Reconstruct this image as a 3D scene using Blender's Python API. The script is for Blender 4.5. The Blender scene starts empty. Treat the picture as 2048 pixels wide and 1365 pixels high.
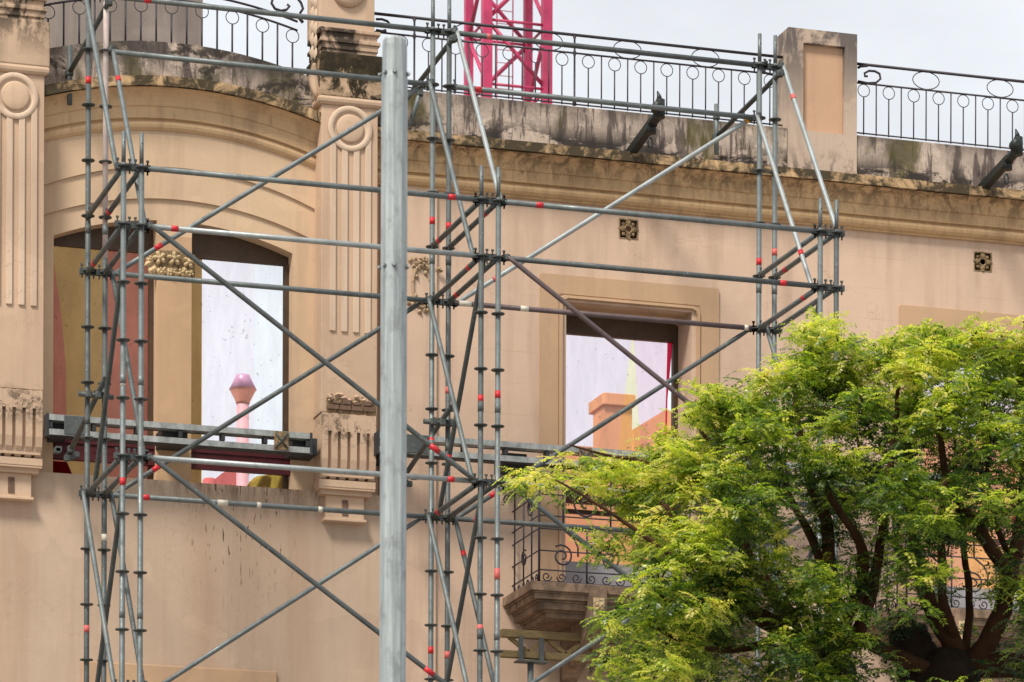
import bpy, math, random
import numpy as np
from mathutils import Vector, Matrix
random.seed(7); np.random.seed(7)
sc = bpy.context.scene
col = sc.collection
R = math.radians
# ------------------------------------------------------------------ camera
# street level camera with a long lens, level, with the frame shifted up (keystone free)
F_, TH, CX, CY, ROLL, YH, X0 = 7976.77, .30173, -6.99955, -35.45765, .00338, 2723.34, 1023.65
cam_d = bpy.data.cameras.new('camera'); cam = bpy.data.objects.new('camera', cam_d); col.objects.link(cam)
cam_d.sensor_width = 36; cam_d.lens = 36*F_/2048
cam_d.shift_y = (YH-682.5)/2048; cam_d.shift_x = (1024-X0)/2048
cam_d.clip_end = 3000; cam_d.clip_start = .5
cam.location = (CX, CY, 1.6)
cam.matrix_world = Matrix.Translation((CX, CY, 1.6)) @ Matrix.Rotation(-TH, 4, 'Z') @ Matrix.Rotation(R(90), 4, 'X') @ Matrix.Rotation(ROLL, 4, 'Z')
cam_d.dof.use_dof = True; cam_d.dof.focus_distance = 36.5; cam_d.dof.aperture_fstop = 9
sc.camera = cam
sc.render.resolution_x = 1024; sc.render.resolution_y = 682
# ------------------------------------------------------------------ light
SUN_EL, SUN_AZ = 52.0, 226.0        # compass bearing the light comes from, +Y is north
world = bpy.data.worlds.new('World'); sc.world = world; world.use_nodes = True
nt = world.node_tree; nt.nodes.clear()
def N(nt, t, **k):
    n = nt.nodes.new(t)
    for a, b in k.items(): setattr(n, a, b)
    return n
out = N(nt, 'ShaderNodeOutputWorld'); bg = N(nt, 'ShaderNodeBackground')
sky = N(nt, 'ShaderNodeTexSky', sky_type='NISHITA', sun_disc=False)
sky.sun_elevation = R(SUN_EL); sky.sun_rotation = R(SUN_AZ)
tc = N(nt, 'ShaderNodeTexCoord'); mp = N(nt, 'ShaderNodeMapping'); mp.inputs['Scale'].default_value = (1, 1, 2.2)
no = N(nt, 'ShaderNodeTexNoise'); no.inputs['Scale'].default_value = 8.0; no.inputs['Detail'].default_value = 5; no.inputs['Roughness'].default_value = .5
cr = N(nt, 'ShaderNodeValToRGB')
cr.color_ramp.elements[0].position = .35; cr.color_ramp.elements[0].color = (6.3, 6.5, 6.8, 1)
cr.color_ramp.elements[1].position = .66; cr.color_ramp.elements[1].color = (8.3, 8.6, 8.95, 1)
mx = N(nt, 'ShaderNodeMixRGB'); mx.inputs['Fac'].default_value = .93
L = nt.links.new
L(tc.outputs['Generated'], mp.inputs['Vector']); L(mp.outputs['Vector'], no.inputs['Vector']); L(no.outputs['Fac'], cr.inputs['Fac'])
L(sky.outputs['Color'], mx.inputs['Color1']); L(cr.outputs['Color'], mx.inputs['Color2'])
L(mx.outputs['Color'], bg.inputs['Color']); bg.inputs['Strength'].default_value = .10
L(bg.outputs['Background'], out.inputs['Surface'])
sun_d = bpy.data.lights.new('sun', 'SUN'); sun_d.energy = 3.7; sun_d.angle = R(14); sun_d.color = (1, .94, .84)
sun = bpy.data.objects.new('sun', sun_d); col.objects.link(sun); sun.location = (-20, -20, 40)
_a = R(SUN_AZ); _d = Vector((math.sin(_a)*math.cos(R(SUN_EL)), math.cos(_a)*math.cos(R(SUN_EL)), math.sin(R(SUN_EL))))
sun.rotation_euler = _d.to_track_quat('Z', 'Y').to_euler()
sc.view_settings.view_transform = 'Standard'; sc.view_settings.look = 'None'; sc.view_settings.gamma = 1
sc.view_settings.use_curve_mapping = False; sc.view_settings.exposure = 0.29
# ------------------------------------------------------------------ survey helpers
def W(px, py, Y):
    """real point on the vertical plane at distance Y behind the rear scaffold row"""
    dx = px-X0; dy = YH-py
    a = (dx*math.cos(ROLL)-dy*math.sin(ROLL))/F_; b = (dx*math.sin(ROLL)+dy*math.cos(ROLL))/F_
    dX = math.sin(TH)+a*math.cos(TH); dY = math.cos(TH)-a*math.sin(TH)
    D = (Y-CY)/dY
    return Vector((CX+D*dX, Y, 1.6+D*b))
def RZ(px, py, D):
    """real point at distance D from the camera"""
    dx = px-X0; dy = YH-py
    a = (dx*math.cos(ROLL)-dy*math.sin(ROLL))/F_; b = (dx*math.sin(ROLL)+dy*math.cos(ROLL))/F_
    return Vector((CX+D*(math.sin(TH)+a*math.cos(TH)), CY+D*(math.cos(TH)-a*math.sin(TH)), 1.6+D*b))
def PJ(p):
    dx = p[0]-CX; dy = p[1]-CY
    X = dx*math.cos(TH)-dy*math.sin(TH); D = dx*math.sin(TH)+dy*math.cos(TH)
    a = F_*X/D; b = F_*(p[2]-1.6)/D
    return X0+a*math.cos(ROLL)+b*math.sin(ROLL), YH-(b*math.cos(ROLL)-a*math.sin(ROLL))
# ------------------------------------------------------------------ mesh helpers
WL = {}
class MB:
    def __init__(s): s.v = []; s.f = []; s.s = []
    def add(s, vs, fs, smooth=False):
        b = len(s.v); s.v += [tuple(v) for v in vs]; s.f += [tuple(i+b for i in f) for f in fs]
        s.s += ([smooth]*len(fs) if isinstance(smooth, bool) else smooth); return s
    def box(s, x0, x1, y0, y1, z0, z1):
        return s.add([(x0,y0,z0),(x1,y0,z0),(x1,y1,z0),(x0,y1,z0),(x0,y0,z1),(x1,y0,z1),(x1,y1,z1),(x0,y1,z1)],
              [(0,3,2,1),(4,5,6,7),(0,1,5,4),(1,2,6,5),(2,3,7,6),(3,0,4,7)])
    def prism(s, poly, y0, y1):
        """poly of (x, z), any order, extruded in y"""
        A = sum(poly[i][0]*poly[(i+1)%len(poly)][1]-poly[(i+1)%len(poly)][0]*poly[i][1] for i in range(len(poly)))
        if A < 0: poly = poly[::-1]
        n = len(poly)
        vs = [(x, y0, z) for x, z in poly]+[(x, y1, z) for x, z in poly]
        fs = [tuple(range(n)), tuple(range(2*n-1, n-1, -1))]+[(i+n, (i+1)%n+n, (i+1)%n, i) for i in range(n)]
        return s.add(vs, fs)
    def tube(s, pts, r, n=10, closed=False, caps=True, r2=None, flat=1.0):
        """round bar along a polyline; r may be a list"""
        pts = [Vector(p) for p in pts]; m = len(pts)
        rr = r if isinstance(r, (list, tuple)) else [r]*m
        if r2 is not None: rr = [r+(r2-r)*i/(m-1) for i in range(m)]
        vs = []; prev = None
        for i, p in enumerate(pts):
            if closed: t = pts[(i+1)%m]-pts[i-1]
            else: t = pts[min(i+1, m-1)]-pts[max(i-1, 0)]
            t.normalize()
            if prev is None:
                a = Vector((0,1,0)) if abs(t.y) < .9 else Vector((0,0,1))
                a = (a-t*a.dot(t)).normalized()
            else:
                a = (prev-t*prev.dot(t)).normalized()
            prev = a; b = t.cross(a)
            for k in range(n):
                w = 2*math.pi*(k+.5)/n
                vs.append(p+(a*math.cos(w)*flat+b*math.sin(w))*rr[i])
        fs = []
        for i in range(m if closed else m-1):
            j = (i+1) % m
            for k in range(n): fs.append((i*n+k, i*n+(k+1)%n, j*n+(k+1)%n, j*n+k))
        sm = [n > 4]*len(fs)
        if caps and not closed:
            fs.append(tuple(range(n-1, -1, -1))); fs.append(tuple(range((m-1)*n, m*n))); sm += [False, False]
        return s.add(vs, fs, sm)
    def lathe(s, prof, c, axis='z', n=20, smooth=True):
        """prof of (radius, height)"""
        vs = []; c = Vector(c)
        for r, h in prof:
            for k in range(n):
                w = 2*math.pi*k/n
                if axis == 'z': vs.append(c+Vector((r*math.cos(w), r*math.sin(w), h)))
                else: vs.append(c+Vector((r*math.cos(w), -h, r*math.sin(w))))
        fs = []
        for i in range(len(prof)-1):
            for k in range(n): fs.append((i*n+k, i*n+(k+1)%n, (i+1)*n+(k+1)%n, (i+1)*n+k))
        sm = [smooth]*len(fs)
        fs.append(tuple(range(n-1,-1,-1))); fs.append(tuple(range((len(prof)-1)*n, len(prof)*n))); sm += [False]*2
        return s.add(vs, fs, sm)
    def sweep(s, prof, frames, closed_prof=False):
        """frames: function list turning (out, up) into a point"""
        n = len(prof); vs = []
        for f in frames: vs += [f(o, u) for o, u in prof]
        fs = []
        for i in range(len(frames)-1):
            for k in range(n if closed_prof else n-1):
                k2 = (k+1) % n
                fs.append((i*n+k, (i+1)*n+k, (i+1)*n+k2, i*n+k2))
        if closed_prof:
            fs.append(tuple(range(n))); fs.append(tuple(range(len(frames)*n-1, (len(frames)-1)*n-1, -1)))
        return s.add(vs, fs)
    def build(s, name, m, parent=None, bevel=0, wl=None, mesh_name=None):
        a = np.array(s.v)
        o0 = Vector(wl) if wl is not None else Vector(((a[:,0].min()+a[:,0].max())/2, (a[:,1].min()+a[:,1].max())/2, a[:,2].min()))
        me = bpy.data.meshes.new(mesh_name or name)
        me.from_pydata([tuple(Vector(v)-o0) for v in s.v], [], s.f)
        me.polygons.foreach_set('use_smooth', s.s); me.materials.append(m); me.update()
        return link(name, me, o0, parent, bevel=bevel)
def link(name, me, loc, parent=None, rot=None, bevel=0):
    o = bpy.data.objects.new(name, me); col.objects.link(o)
    loc = Vector(loc); o.location = loc
    if parent is not None:
        o.parent = parent; o.location = loc-WL[parent.name]
    if rot is not None: o.rotation_euler = rot
    WL[o.name] = loc
    if bevel:
        b = o.modifiers.new('bevel', 'BEVEL'); b.width = bevel; b.segments = 2; b.limit_method = 'ANGLE'; b.angle_limit = R(40)
    return o
def thing(name, label, cat, loc=(0,0,0), group=None):
    o = bpy.data.objects.new(name, None); col.objects.link(o); o.location = loc; WL[o.name] = Vector(loc); o.empty_display_size = .3
    return tag(o, label, cat, group)
def tag(o, label, cat, group=None):
    o['label'] = label; o['category'] = cat
    if group: o['group'] = group
    return o
# ------------------------------------------------------------------ materials
def nodes(name):
    m = bpy.data.materials.new(name); m.use_nodes = True; t = m.node_tree
    b = t.nodes['Principled BSDF']; g = t.nodes.new('ShaderNodeNewGeometry'); return m, t, b, g.outputs['Position']
def noise(t, vec, scale, det=4, rough=.6, stretch=None, dist=0):
    if stretch:
        mp = t.nodes.new('ShaderNodeMapping'); mp.inputs['Scale'].default_value = stretch
        t.links.new(vec, mp.inputs['Vector']); vec = mp.outputs['Vector']
    n = t.nodes.new('ShaderNodeTexNoise'); n.inputs['Scale'].default_value = scale; n.inputs['Detail'].default_value = det
    n.inputs['Roughness'].default_value = rough; n.inputs['Distortion'].default_value = dist
    t.links.new(vec, n.inputs['Vector']); return n.outputs['Fac']
def ramp(t, fac, stops):
    n = t.nodes.new('ShaderNodeValToRGB'); e = n.color_ramp.elements
    while len(e) < len(stops): e.new(.5)
    for i, (p, c) in enumerate(stops):
        e[i].position = p; e[i].color = (c, c, c, 1) if isinstance(c, (int, float)) else (*c, 1)
    t.links.new(fac, n.inputs['Fac']); return n.outputs['Color']
def mixc(t, fac, a, b, mode='MIX'):
    n = t.nodes.new('ShaderNodeMixRGB'); n.blend_type = mode
    for k, v in (('Fac', fac), ('Color1', a), ('Color2', b)):
        if isinstance(v, (int, float)): n.inputs[k].default_value = v
        elif isinstance(v, tuple): n.inputs[k].default_value = (*v, 1)
        else: t.links.new(v, n.inputs[k])
    return n.outputs['Color']
def math_(t, op, a, b=0.):
    n = t.nodes.new('ShaderNodeMath'); n.operation = op; n.use_clamp = op not in ('SUBTRACT', 'ADD')
    for i, v in enumerate((a, b)):
        if isinstance(v, (int, float)): n.inputs[i].default_value = v
        else: t.links.new(v, n.inputs[i])
    return n.outputs[0]
def bump(t, b, h, s=.3, d=.01):
    n = t.nodes.new('ShaderNodeBump'); n.inputs['Strength'].default_value = s; n.inputs['Distance'].default_value = d
    t.links.new(h, n.inputs['Height']); t.links.new(n.outputs['Normal'], b.inputs['Normal'])
def band(t, pos, lo0, lo1, hi0=None, hi1=None, axis='Z'):
    """mask that rises between lo0 and lo1 and falls between hi0 and hi1"""
    sp = t.nodes.new('ShaderNodeSeparateXYZ'); t.links.new(pos, sp.inputs[0]); z = sp.outputs[axis]
    def mr(a, b, x, y):
        n = t.nodes.new('ShaderNodeMapRange'); n.inputs[1].default_value = a; n.inputs[2].default_value = b
        n.inputs[3].default_value = x; n.inputs[4].default_value = y; t.links.new(z, n.inputs[0]); return n.outputs[0]
    r = mr(lo0, lo1, 0, 1)
    if hi0 is not None: r = math_(t, 'MULTIPLY', r, mr(hi0, hi1, 1, 0))
    return r
def stucco(name, base, dark, var=.15, stain=None, moss=0., cracks=.5, rough=.92):
    """painted plaster: broad fading, fine grain, hairline cracks, optional shaped dirt"""
    m, t, b, P = nodes(name)
    n1 = noise(t, P, .9, 5, .6); n2 = noise(t, P, 7, 6, .7); n3 = noise(t, P, 60, 3, .6)
    n4 = noise(t, P, 1.0, 4, .6, (4.5, 4.5, .35))
    c = mixc(t, ramp(t, n1, [(.3, 0), (.7, 1)]), base, tuple(x*(1-var) for x in base))
    c = mixc(t, math_(t, 'MULTIPLY', ramp(t, n4, [(.50, 0), (.66, 1)]), .38), c, dark)
    c = mixc(t, math_(t, 'MULTIPLY', ramp(t, n2, [(.55, 0), (.8, 1)]), .25), c, tuple(min(1, x*1.18) for x in base))
    # old patch repairs in a slightly different mix
    pn = noise(t, P, .75, 3, .5, (1, 1, 1.3), .8)
    c = mixc(t, math_(t, 'MULTIPLY', ramp(t, pn, [(.585, 0), (.60, 1)]), .16), c, tuple(min(1, x*1.25) for x in base))
    v = t.nodes.new('ShaderNodeTexVoronoi'); v.feature = 'DISTANCE_TO_EDGE'; v.inputs['Scale'].default_value = 1.1
    w = t.nodes.new('ShaderNodeVectorMath'); w.operation = 'ADD'
    nn = t.nodes.new('ShaderNodeTexNoise'); nn.inputs['Scale'].default_value = 5; nn.inputs['Detail'].default_value = 5
    t.links.new(P, nn.inputs['Vector']); t.links.new(P, w.inputs[0]); t.links.new(nn.outputs['Color'], w.inputs[1]); t.links.new(w.outputs[0], v.inputs['Vector'])
    ck = ramp(t, v.outputs['Distance'], [(0, 1), (.011, 0)])
    ck = math_(t, 'MULTIPLY', ck, ramp(t, noise(t, P, .8, 2), [(.50, 0), (.58, 1)]))
    c = mixc(t, math_(t, 'MULTIPLY', ck, cracks), c, dark)
    sp = ramp(t, noise(t, P, 22, 2, .5), [(.74, 0), (.78, 1)])
    c = mixc(t, math_(t, 'MULTIPLY', sp, .35), c, dark)
    if stain: c = stain(t, P, c)
    t.links.new(c, b.inputs['Base Color']); b.inputs['Roughness'].default_value = rough; b.inputs['Specular IOR Level'].default_value = .06
    bump(t, b, mixc(t, .35, n2, n3), .35, .012)
    return m
PEACH = (.60, .432, .322); PEACH_D = (.36, .24, .17); OCHRE = (.58, .39, .215); OCHRE_D = (.22, .14, .09)
BLACK = (.035, .03, .024)
def st_wall(t, P, c):
    # soot washed down from the cornice, from the sills, and faint coursed joints of the render
    f = math_(t, 'MULTIPLY', band(t, P, 12.3, 13.1), ramp(t, noise(t, P, 3, 4, .6, (3, 3, .5)), [(.45, 0), (.75, .55)]))
    c = mixc(t, f, c, (.36, .25, .17))
    br = t.nodes.new('ShaderNodeTexBrick'); mp = t.nodes.new('ShaderNodeMapping'); mp.inputs['Rotation'].default_value = (R(-90), 0, 0)
    t.links.new(P, mp.inputs['Vector']); t.links.new(mp.outputs['Vector'], br.inputs['Vector'])
    br.inputs['Scale'].default_value = 1; br.inputs['Brick Width'].default_value = 50; br.inputs['Row Height'].default_value = .31
    br.inputs['Mortar Size'].default_value = .006; br.inputs['Mortar Smooth'].default_value = .6
    br.inputs['Color1'].default_value = (1,1,1,1); br.inputs['Color2'].default_value = (1,1,1,1); br.inputs['Mortar'].default_value = (0,0,0,1)
    k = math_(t, 'MULTIPLY', ramp(t, br.outputs['Fac'], [(0, 0), (1, 1)]), ramp(t, noise(t, P, 1.7, 3), [(.45, 0), (.6, .28)]))
    return mixc(t, k, c, PEACH_D)
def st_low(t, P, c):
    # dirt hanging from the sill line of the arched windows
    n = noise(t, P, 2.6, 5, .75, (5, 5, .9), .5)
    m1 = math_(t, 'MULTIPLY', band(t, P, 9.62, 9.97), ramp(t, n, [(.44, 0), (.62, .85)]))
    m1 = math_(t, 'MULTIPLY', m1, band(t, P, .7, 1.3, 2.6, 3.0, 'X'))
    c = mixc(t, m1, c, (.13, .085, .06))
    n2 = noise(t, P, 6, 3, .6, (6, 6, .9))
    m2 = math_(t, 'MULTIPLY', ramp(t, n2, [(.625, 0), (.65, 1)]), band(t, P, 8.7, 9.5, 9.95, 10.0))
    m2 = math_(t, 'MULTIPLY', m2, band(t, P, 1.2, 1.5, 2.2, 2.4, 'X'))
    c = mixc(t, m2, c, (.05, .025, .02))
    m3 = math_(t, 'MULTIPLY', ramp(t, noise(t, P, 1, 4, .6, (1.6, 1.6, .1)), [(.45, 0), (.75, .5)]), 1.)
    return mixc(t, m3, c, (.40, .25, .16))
def st_parapet(t, P, c):
    n = noise(t, P, 2.4, 6, .72, (3.2, 3.2, .45), .25)
    big = noise(t, P, 1.5, 7, .74, (1, 1, 1.6), .5)
    fine = noise(t, P, 11, 6, .78)
    c = mixc(t, ramp(t, fine, [(.42, 0), (.66, .5)]), c, (.64, .52, .43))
    c = mixc(t, ramp(t, noise(t, P, 3.5, 6, .8), [(.48, 0), (.62, .55)]), c, (.20, .155, .13))
    c = mixc(t, ramp(t, n, [(.51, 0), (.57, .85)]), c, (.085, .065, .06))
    green = ramp(t, noise(t, P, 1.1, 4, .6, (1.2, 1.2, .6)), [(.55, 0), (.62, .85)])
    c = mixc(t, green, c, (.085, .075, .026))
    top = math_(t, 'MULTIPLY', band(t, P, 13.70, 13.98), ramp(t, big, [(.36, 0), (.48, .92)]))
    c = mixc(t, top, c, (.06, .05, .047))
    lowb = math_(t, 'MULTIPLY', band(t, P, 13.2, 13.3, 13.56, 13.76), ramp(t, big, [(.44, 0), (.49, .96)]))
    return mixc(t, lowb, c, (.038, .032, .03))
def st_cornice(t, P, c):
    n = noise(t, P, 3.2, 6, .75, (2.2, 2.2, 1.1), .6)
    drip = noise(t, P, 4, 5, .7, (5, 5, .5))
    c = mixc(t, math_(t, 'MULTIPLY', ramp(t, n, [(.44, 0), (.57, .9)]), band(t, P, 13.05, 13.4)), c, (.07, .05, .034))
    c = mixc(t, math_(t, 'MULTIPLY', ramp(t, drip, [(.52, 0), (.7, .45)]), 1.), c, (.21, .13, .08))
    c = mixc(t, ramp(t, noise(t, P, 9, 4, .8), [(.68, 0), (.72, .6)]), c, (.09, .06, .04))
    return c
def st_cornice_arch(t, P, c):
    drip = noise(t, P, 4, 5, .7, (4, 4, .6))
    c = mixc(t, ramp(t, drip, [(.56, 0), (.75, .5)]), c, (.24, .15, .09))
    return c
def st_ledge(t, P, c):
    n = noise(t, P, 3.5, 6, .75, (1, 1, 1), .6)
    return mixc(t, ramp(t, n, [(.38, 0), (.52, .95)]), c, (.05, .042, .028))
def st_cap(t, P, c):
    # black crust over most of the block, bare plaster showing low down and in flaked patches
    n = noise(t, P, 3.0, 7, .78, (1, 1, .8), .6)
    z = math_(t, 'MULTIPLY', band(t, P, 13.62, 14.02), .11)
    k = ramp(t, math_(t, 'ADD', n, z), [(.50, 0), (.57, .95)])
    c = mixc(t, ramp(t, noise(t, P, 5, 5, .7), [(.45, 0), (.65, .8)]), c, (.14, .10, .055))
    crust = mixc(t, ramp(t, noise(t, P, 7, 6, .8), [(.48, 0), (.68, .8)]), (.014, .013, .009), (.07, .056, .03))
    return mixc(t, k, c, crust)
def st_cap_light(t, P, c):
    n = noise(t, P, 2.6, 6, .72, (1.2, 1.2, .6), .5)
    z = math_(t, 'MULTIPLY', band(t, P, 13.75, 14.15), ramp(t, n, [(.42, 0), (.50, .95)]))
    return mixc(t, z, c, (.045, .037, .03))
def st_pier(t, P, c):
    n = noise(t, P, 2.3, 6, .75, (1.6, 1.6, .8), .6)
    c = mixc(t, math_(t, 'MULTIPLY', ramp(t, n, [(.38, 0), (.50, .92)]), band(t, P, 14.0, 14.75)), c, (.11, .095, .09))
    c = mixc(t, math_(t, 'MULTIPLY', ramp(t, n, [(.5, 0), (.58, .8)]), band(t, P, 13.0, 13.4, 13.5, 13.75)), c, (.08, .065, .06))
    return c
def st_pil(t, P, c):
    n = noise(t, P, 6, 6, .8, (1, 1, 1), .6)
    c = mixc(t, math_(t, 'MULTIPLY', ramp(t, n, [(.50, 0), (.57, .85)]), band(t, P, 10.3, 10.45, 10.60, 10.72)), c, (.12, .09, .065))
    return c
def st_slab(t, P, c):
    n = noise(t, P, 3, 6, .75, (2, 2, 1), .6)
    return mixc(t, ramp(t, n, [(.42, 0), (.62, .8)]), c, (.08, .06, .045))
M = {}
M['wall'] = stucco('peach_plaster', PEACH, PEACH_D, stain=st_wall)
M['low'] = stucco('peach_plaster_below_sill', (.515, .385, .285), PEACH_D, stain=st_low)  # base toned down: dimmer light low on the facade put into the colour
M['arch'] = stucco('peach_plaster_arch', (.61, .44, .295), PEACH_D, cracks=.15)
M['pier'] = stucco('tan_plaster_window_pier', (.52, .34, .205), PEACH_D, cracks=.1)
M['surround'] = stucco('tan_plaster_surround', (.50, .33, .205), PEACH_D, cracks=.15)
M['pil'] = stucco('peach_plaster_pilaster', (.57, .405, .285), PEACH_D, stain=st_pil)
M['flute'] = stucco('pale_flute_plaster', (.62, .47, .35), PEACH_D, cracks=.5)
M['cornice'] = stucco('ochre_cornice_plaster', OCHRE, OCHRE_D, stain=st_cornice)
M['cornice_arch'] = stucco('ochre_arch_moulding_plaster', (.61, .42, .245), OCHRE_D, stain=st_cornice_arch)
M['ledge'] = stucco('mossy_ledge', OCHRE, OCHRE_D, stain=st_ledge)
M['parapet'] = stucco('weathered_parapet', (.50, .40, .325), (.2, .15, .12), stain=st_parapet, cracks=.8)
M['parapet_arch'] = stucco('weathered_arched_parapet', (.50, .40, .325), (.2, .15, .12), cracks=.8,
    stain=lambda t, P, c: mixc(t, ramp(t, noise(t, P, 2.2, 7, .75, (1, 1, 1.5), .5), [(.50, 0), (.56, .93)]), st_parapet(t, P, c), (.04, .034, .03)))
M['pier_top'] = stucco('weathered_parapet_pier', (.50, .385, .30), (.2, .15, .12), stain=st_pier)
M['panel'] = stucco('tan_panel', (.54, .345, .225), PEACH_D, cracks=.1)
M['cap'] = stucco('sooty_capital', (.52, .36, .24), (.2, .15, .1), stain=st_cap)
M['cap_light'] = stucco('half_sooty_capital', (.52, .37, .26), (.2, .15, .1), stain=st_cap_light)
M['slab'] = stucco('dirty_balcony_stone', (.30, .205, .14), (.1, .07, .05), stain=st_slab)
M['relief'] = stucco('tan_relief', (.60, .45, .26), (.10, .07, .04), stain=lambda t, P, c: mixc(t, ramp(t, noise(t, P, 14, 5, .8), [(.56, 0), (.66, .75)]), c, (.09, .06, .03)))
M['vent'] = stucco('dark_vent_terracotta', (.33, .23, .13), (.05, .035, .02), stain=lambda t, P, c: mixc(t, ramp(t, noise(t, P, 30, 5, .8), [(.45, 0), (.6, .8)]), c, (.06, .04, .025)))
M['wreath'] = stucco('dull_wreath_plaster', (.46, .33, .215), (.1, .07, .045), stain=lambda t, P, c: mixc(t, ramp(t, noise(t, P, 16, 5, .8), [(.5, 0), (.62, .8)]), c, (.08, .055, .035)))
M['tower'] = stucco('grey_brown_render', (.33, .28, .245), (.14, .115, .1), var=.3, stain=lambda t, P, c: mixc(t, ramp(t, noise(t, P, .9, 6, .7, (1, 1, .6), .4), [(.45, 0), (.68, .7)]), c, (.17, .14, .13)))
def simple(name, c, rough=.6, metal=0., var=.25, sc_=9, bmp=.15, spec=.4, stretch=None, dark=None):
    m, t, b, P = nodes(name)
    n = noise(t, P, sc_, 6, .7, stretch)
    dk = dark or tuple(x*(1-var) for x in c)
    t.links.new(mixc(t, ramp(t, n, [(.35, 0), (.7, 1)]), c, dk), b.inputs['Base Color'])
    b.inputs['Roughness'].default_value = rough; b.inputs['Metallic'].default_value = metal; b.inputs['Specular IOR Level'].default_value = spec
    if bmp: bump(t, b, n, bmp, .004)
    return m
def galv(name, c, rough=.42, metal=.55, spots=.5):
    m, t, b, P = nodes(name)
    n1 = noise(t, P, 5, 5, .7); n2 = noise(t, P, 45, 4, .7)
    cc = mixc(t, ramp(t, n1, [(.35, 0), (.68, 1)]), c, tuple(x*.62 for x in c))
    cc = mixc(t, math_(t, 'MULTIPLY', ramp(t, n2, [(.62, 0), (.72, 1)]), spots), cc, (.62, .64, .62))
    cc = mixc(t, math_(t, 'MULTIPLY', ramp(t, noise(t, P, 18, 4, .7), [(.64, 0), (.7, 1)]), .55), cc, (.10, .085, .075))
    t.links.new(cc, b.inputs['Base Color']); b.inputs['Roughness'].default_value = rough; b.inputs['Metallic'].default_value = metal
    t.links.new(ramp(t, n1, [(.3, rough-.1), (.7, rough+.2)]), b.inputs['Roughness'])
    bump(t, b, n2, .12, .002); return m
M['galv'] = galv('galvanised_tube', (.165, .188, .188), .52, .4)
M['galv_d'] = galv('dull_galvanised_tube', (.10, .113, .112), .6, .35)
M['galv_b'] = galv('bright_galvanised_tube', (.36, .39, .39), .42, .4)
M['joint'] = galv('dirty_joint_steel', (.075, .085, .083), .6, .3, .25)
M['rusty'] = galv('brown_painted_tube', (.13, .09, .092), .6, .1, .3)
M['cream'] = simple('cream_painted_tube', (.55, .50, .45), .6, 0, .2, 6, .1, dark=(.42, .27, .27))
def postmat():
    m, t, b, P = nodes('pale_galvanised_post')
    n1 = noise(t, P, 6, 6, .7, (8, 8, .35)); n2 = noise(t, P, 14, 5, .7, (1, 1, .6)); n3 = noise(t, P, 60, 3, .6)
    c = mixc(t, ramp(t, n1, [(.35, 0), (.65, 1)]), (.40, .435, .435), (.21, .24, .245))
    c = mixc(t, ramp(t, n2, [(.52, 0), (.66, .7)]), c, (.19, .20, .20))
    c = mixc(t, ramp(t, n3, [(.66, 0), (.72, .4)]), c, (.62, .62, .60))
    t.links.new(c, b.inputs['Base Color']); b.inputs['Metallic'].default_value = .25; b.inputs['Roughness'].default_value = .5
    bump(t, b, n2, .15, .003); return m
M['post'] = postmat()
M['red'] = simple('red_tape', (.56, .018, .028), .45, 0, .3, 25, .05)
M['red_pale'] = simple('faded_red_tape', (.60, .12, .11), .5, 0, .3, 40, .05)
M['white'] = simple('cream_tape', (.66, .62, .52), .5, 0, .25, 30, .05)
M['yellow'] = simple('yellow_tape', (.7, .36, .03), .5, 0, .25, 30, .05)
M['hole'] = simple('dark_hole', (.012, .012, .012), .9, 0, .1, 9, 0)
M['iron'] = simple('black_wrought_iron', (.050, .042, .050), .55, .3, .4, 12, .1)
M['crane'] = simple('crimson_crane_paint', (.50, .042, .125), .5, 0, .45, 1.2, .05)
M['bracket'] = simple('black_bracket_paint', (.022, .028, .026), .45, .2, .4, 20, .1)
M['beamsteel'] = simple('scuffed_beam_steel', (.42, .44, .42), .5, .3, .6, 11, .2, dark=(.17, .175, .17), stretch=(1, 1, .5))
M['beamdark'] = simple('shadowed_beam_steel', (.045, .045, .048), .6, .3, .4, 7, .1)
M['frame'] = simple('brown_window_frame', (.075, .042, .022), .6, 0, .4, 6, .1)
M['plum'] = simple('plum_timber', (.085, .025, .03), .6, 0, .4, 6, .1)
M['redbeam'] = simple('dark_red_steel', (.085, .010, .014), .5, .1, .4, 6, .1)
M['brick'] = simple('old_brick', (.19, .115, .075), .9, 0, .5, 20, .3)
M['pinkmetal'] = simple('pink_flue_metal', (.66, .36, .56), .35, .2, .15, 4, .05)
M['copper'] = simple('orange_flue_metal', (.75, .32, .22), .35, .2, .2, 4, .05)
M['pinkpipe'] = simple('rose_flue_pipe', (.75, .42, .45), .45, .1, .15, 4, .05)
M['rear'] = stucco('orange_rear_render', (.78, .40, .19), (.3, .13, .08))
M['rearpink'] = stucco('rose_rear_render', (.62, .17, .16), (.4, .1, .1))
M['tarp'] = simple('mustard_tarp', (.52, .37, .03), .7, 0, .5, 9, .3)
M['timber'] = simple('yellow_formwork_timber', (.21, .145, .06), .75, 0, .5, 10, .2, stretch=(1, 1, 6))  # colour darkened for the shade under the balcony slab
M['greyboard'] = simple('grey_board', (.36, .36, .39), .7, 0, .3, 4, .1)
M['bark'] = simple('dark_bark', (.03, .019, .013), .95, 0, .6, 14, 1.0, stretch=(1, 1, .35), spec=.15)
M['bark2'] = simple('reddish_bark', (.065, .030, .015), .95, 0, .6, 14, 1.0, stretch=(1, 1, .35), spec=.15)
M['bounce_ground'] = simple('pale_bounce_paving', (.40, .36, .31), .9, 0, .25, 3, .2)  # unseen ground, kept pale to bounce warm light up under the mouldings
M['asphalt'] = simple('asphalt', (.06, .06, .06), .9, 0, .3, 30, .3)
M['paving'] = simple('paving', (.38, .34, .30), .9, 0, .3, 6, .2)  # unseen pavement, lightened to add bounce from below
M['kerb'] = simple('kerb_granite', (.33, .32, .30), .85, 0, .3, 20, .2)
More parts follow.
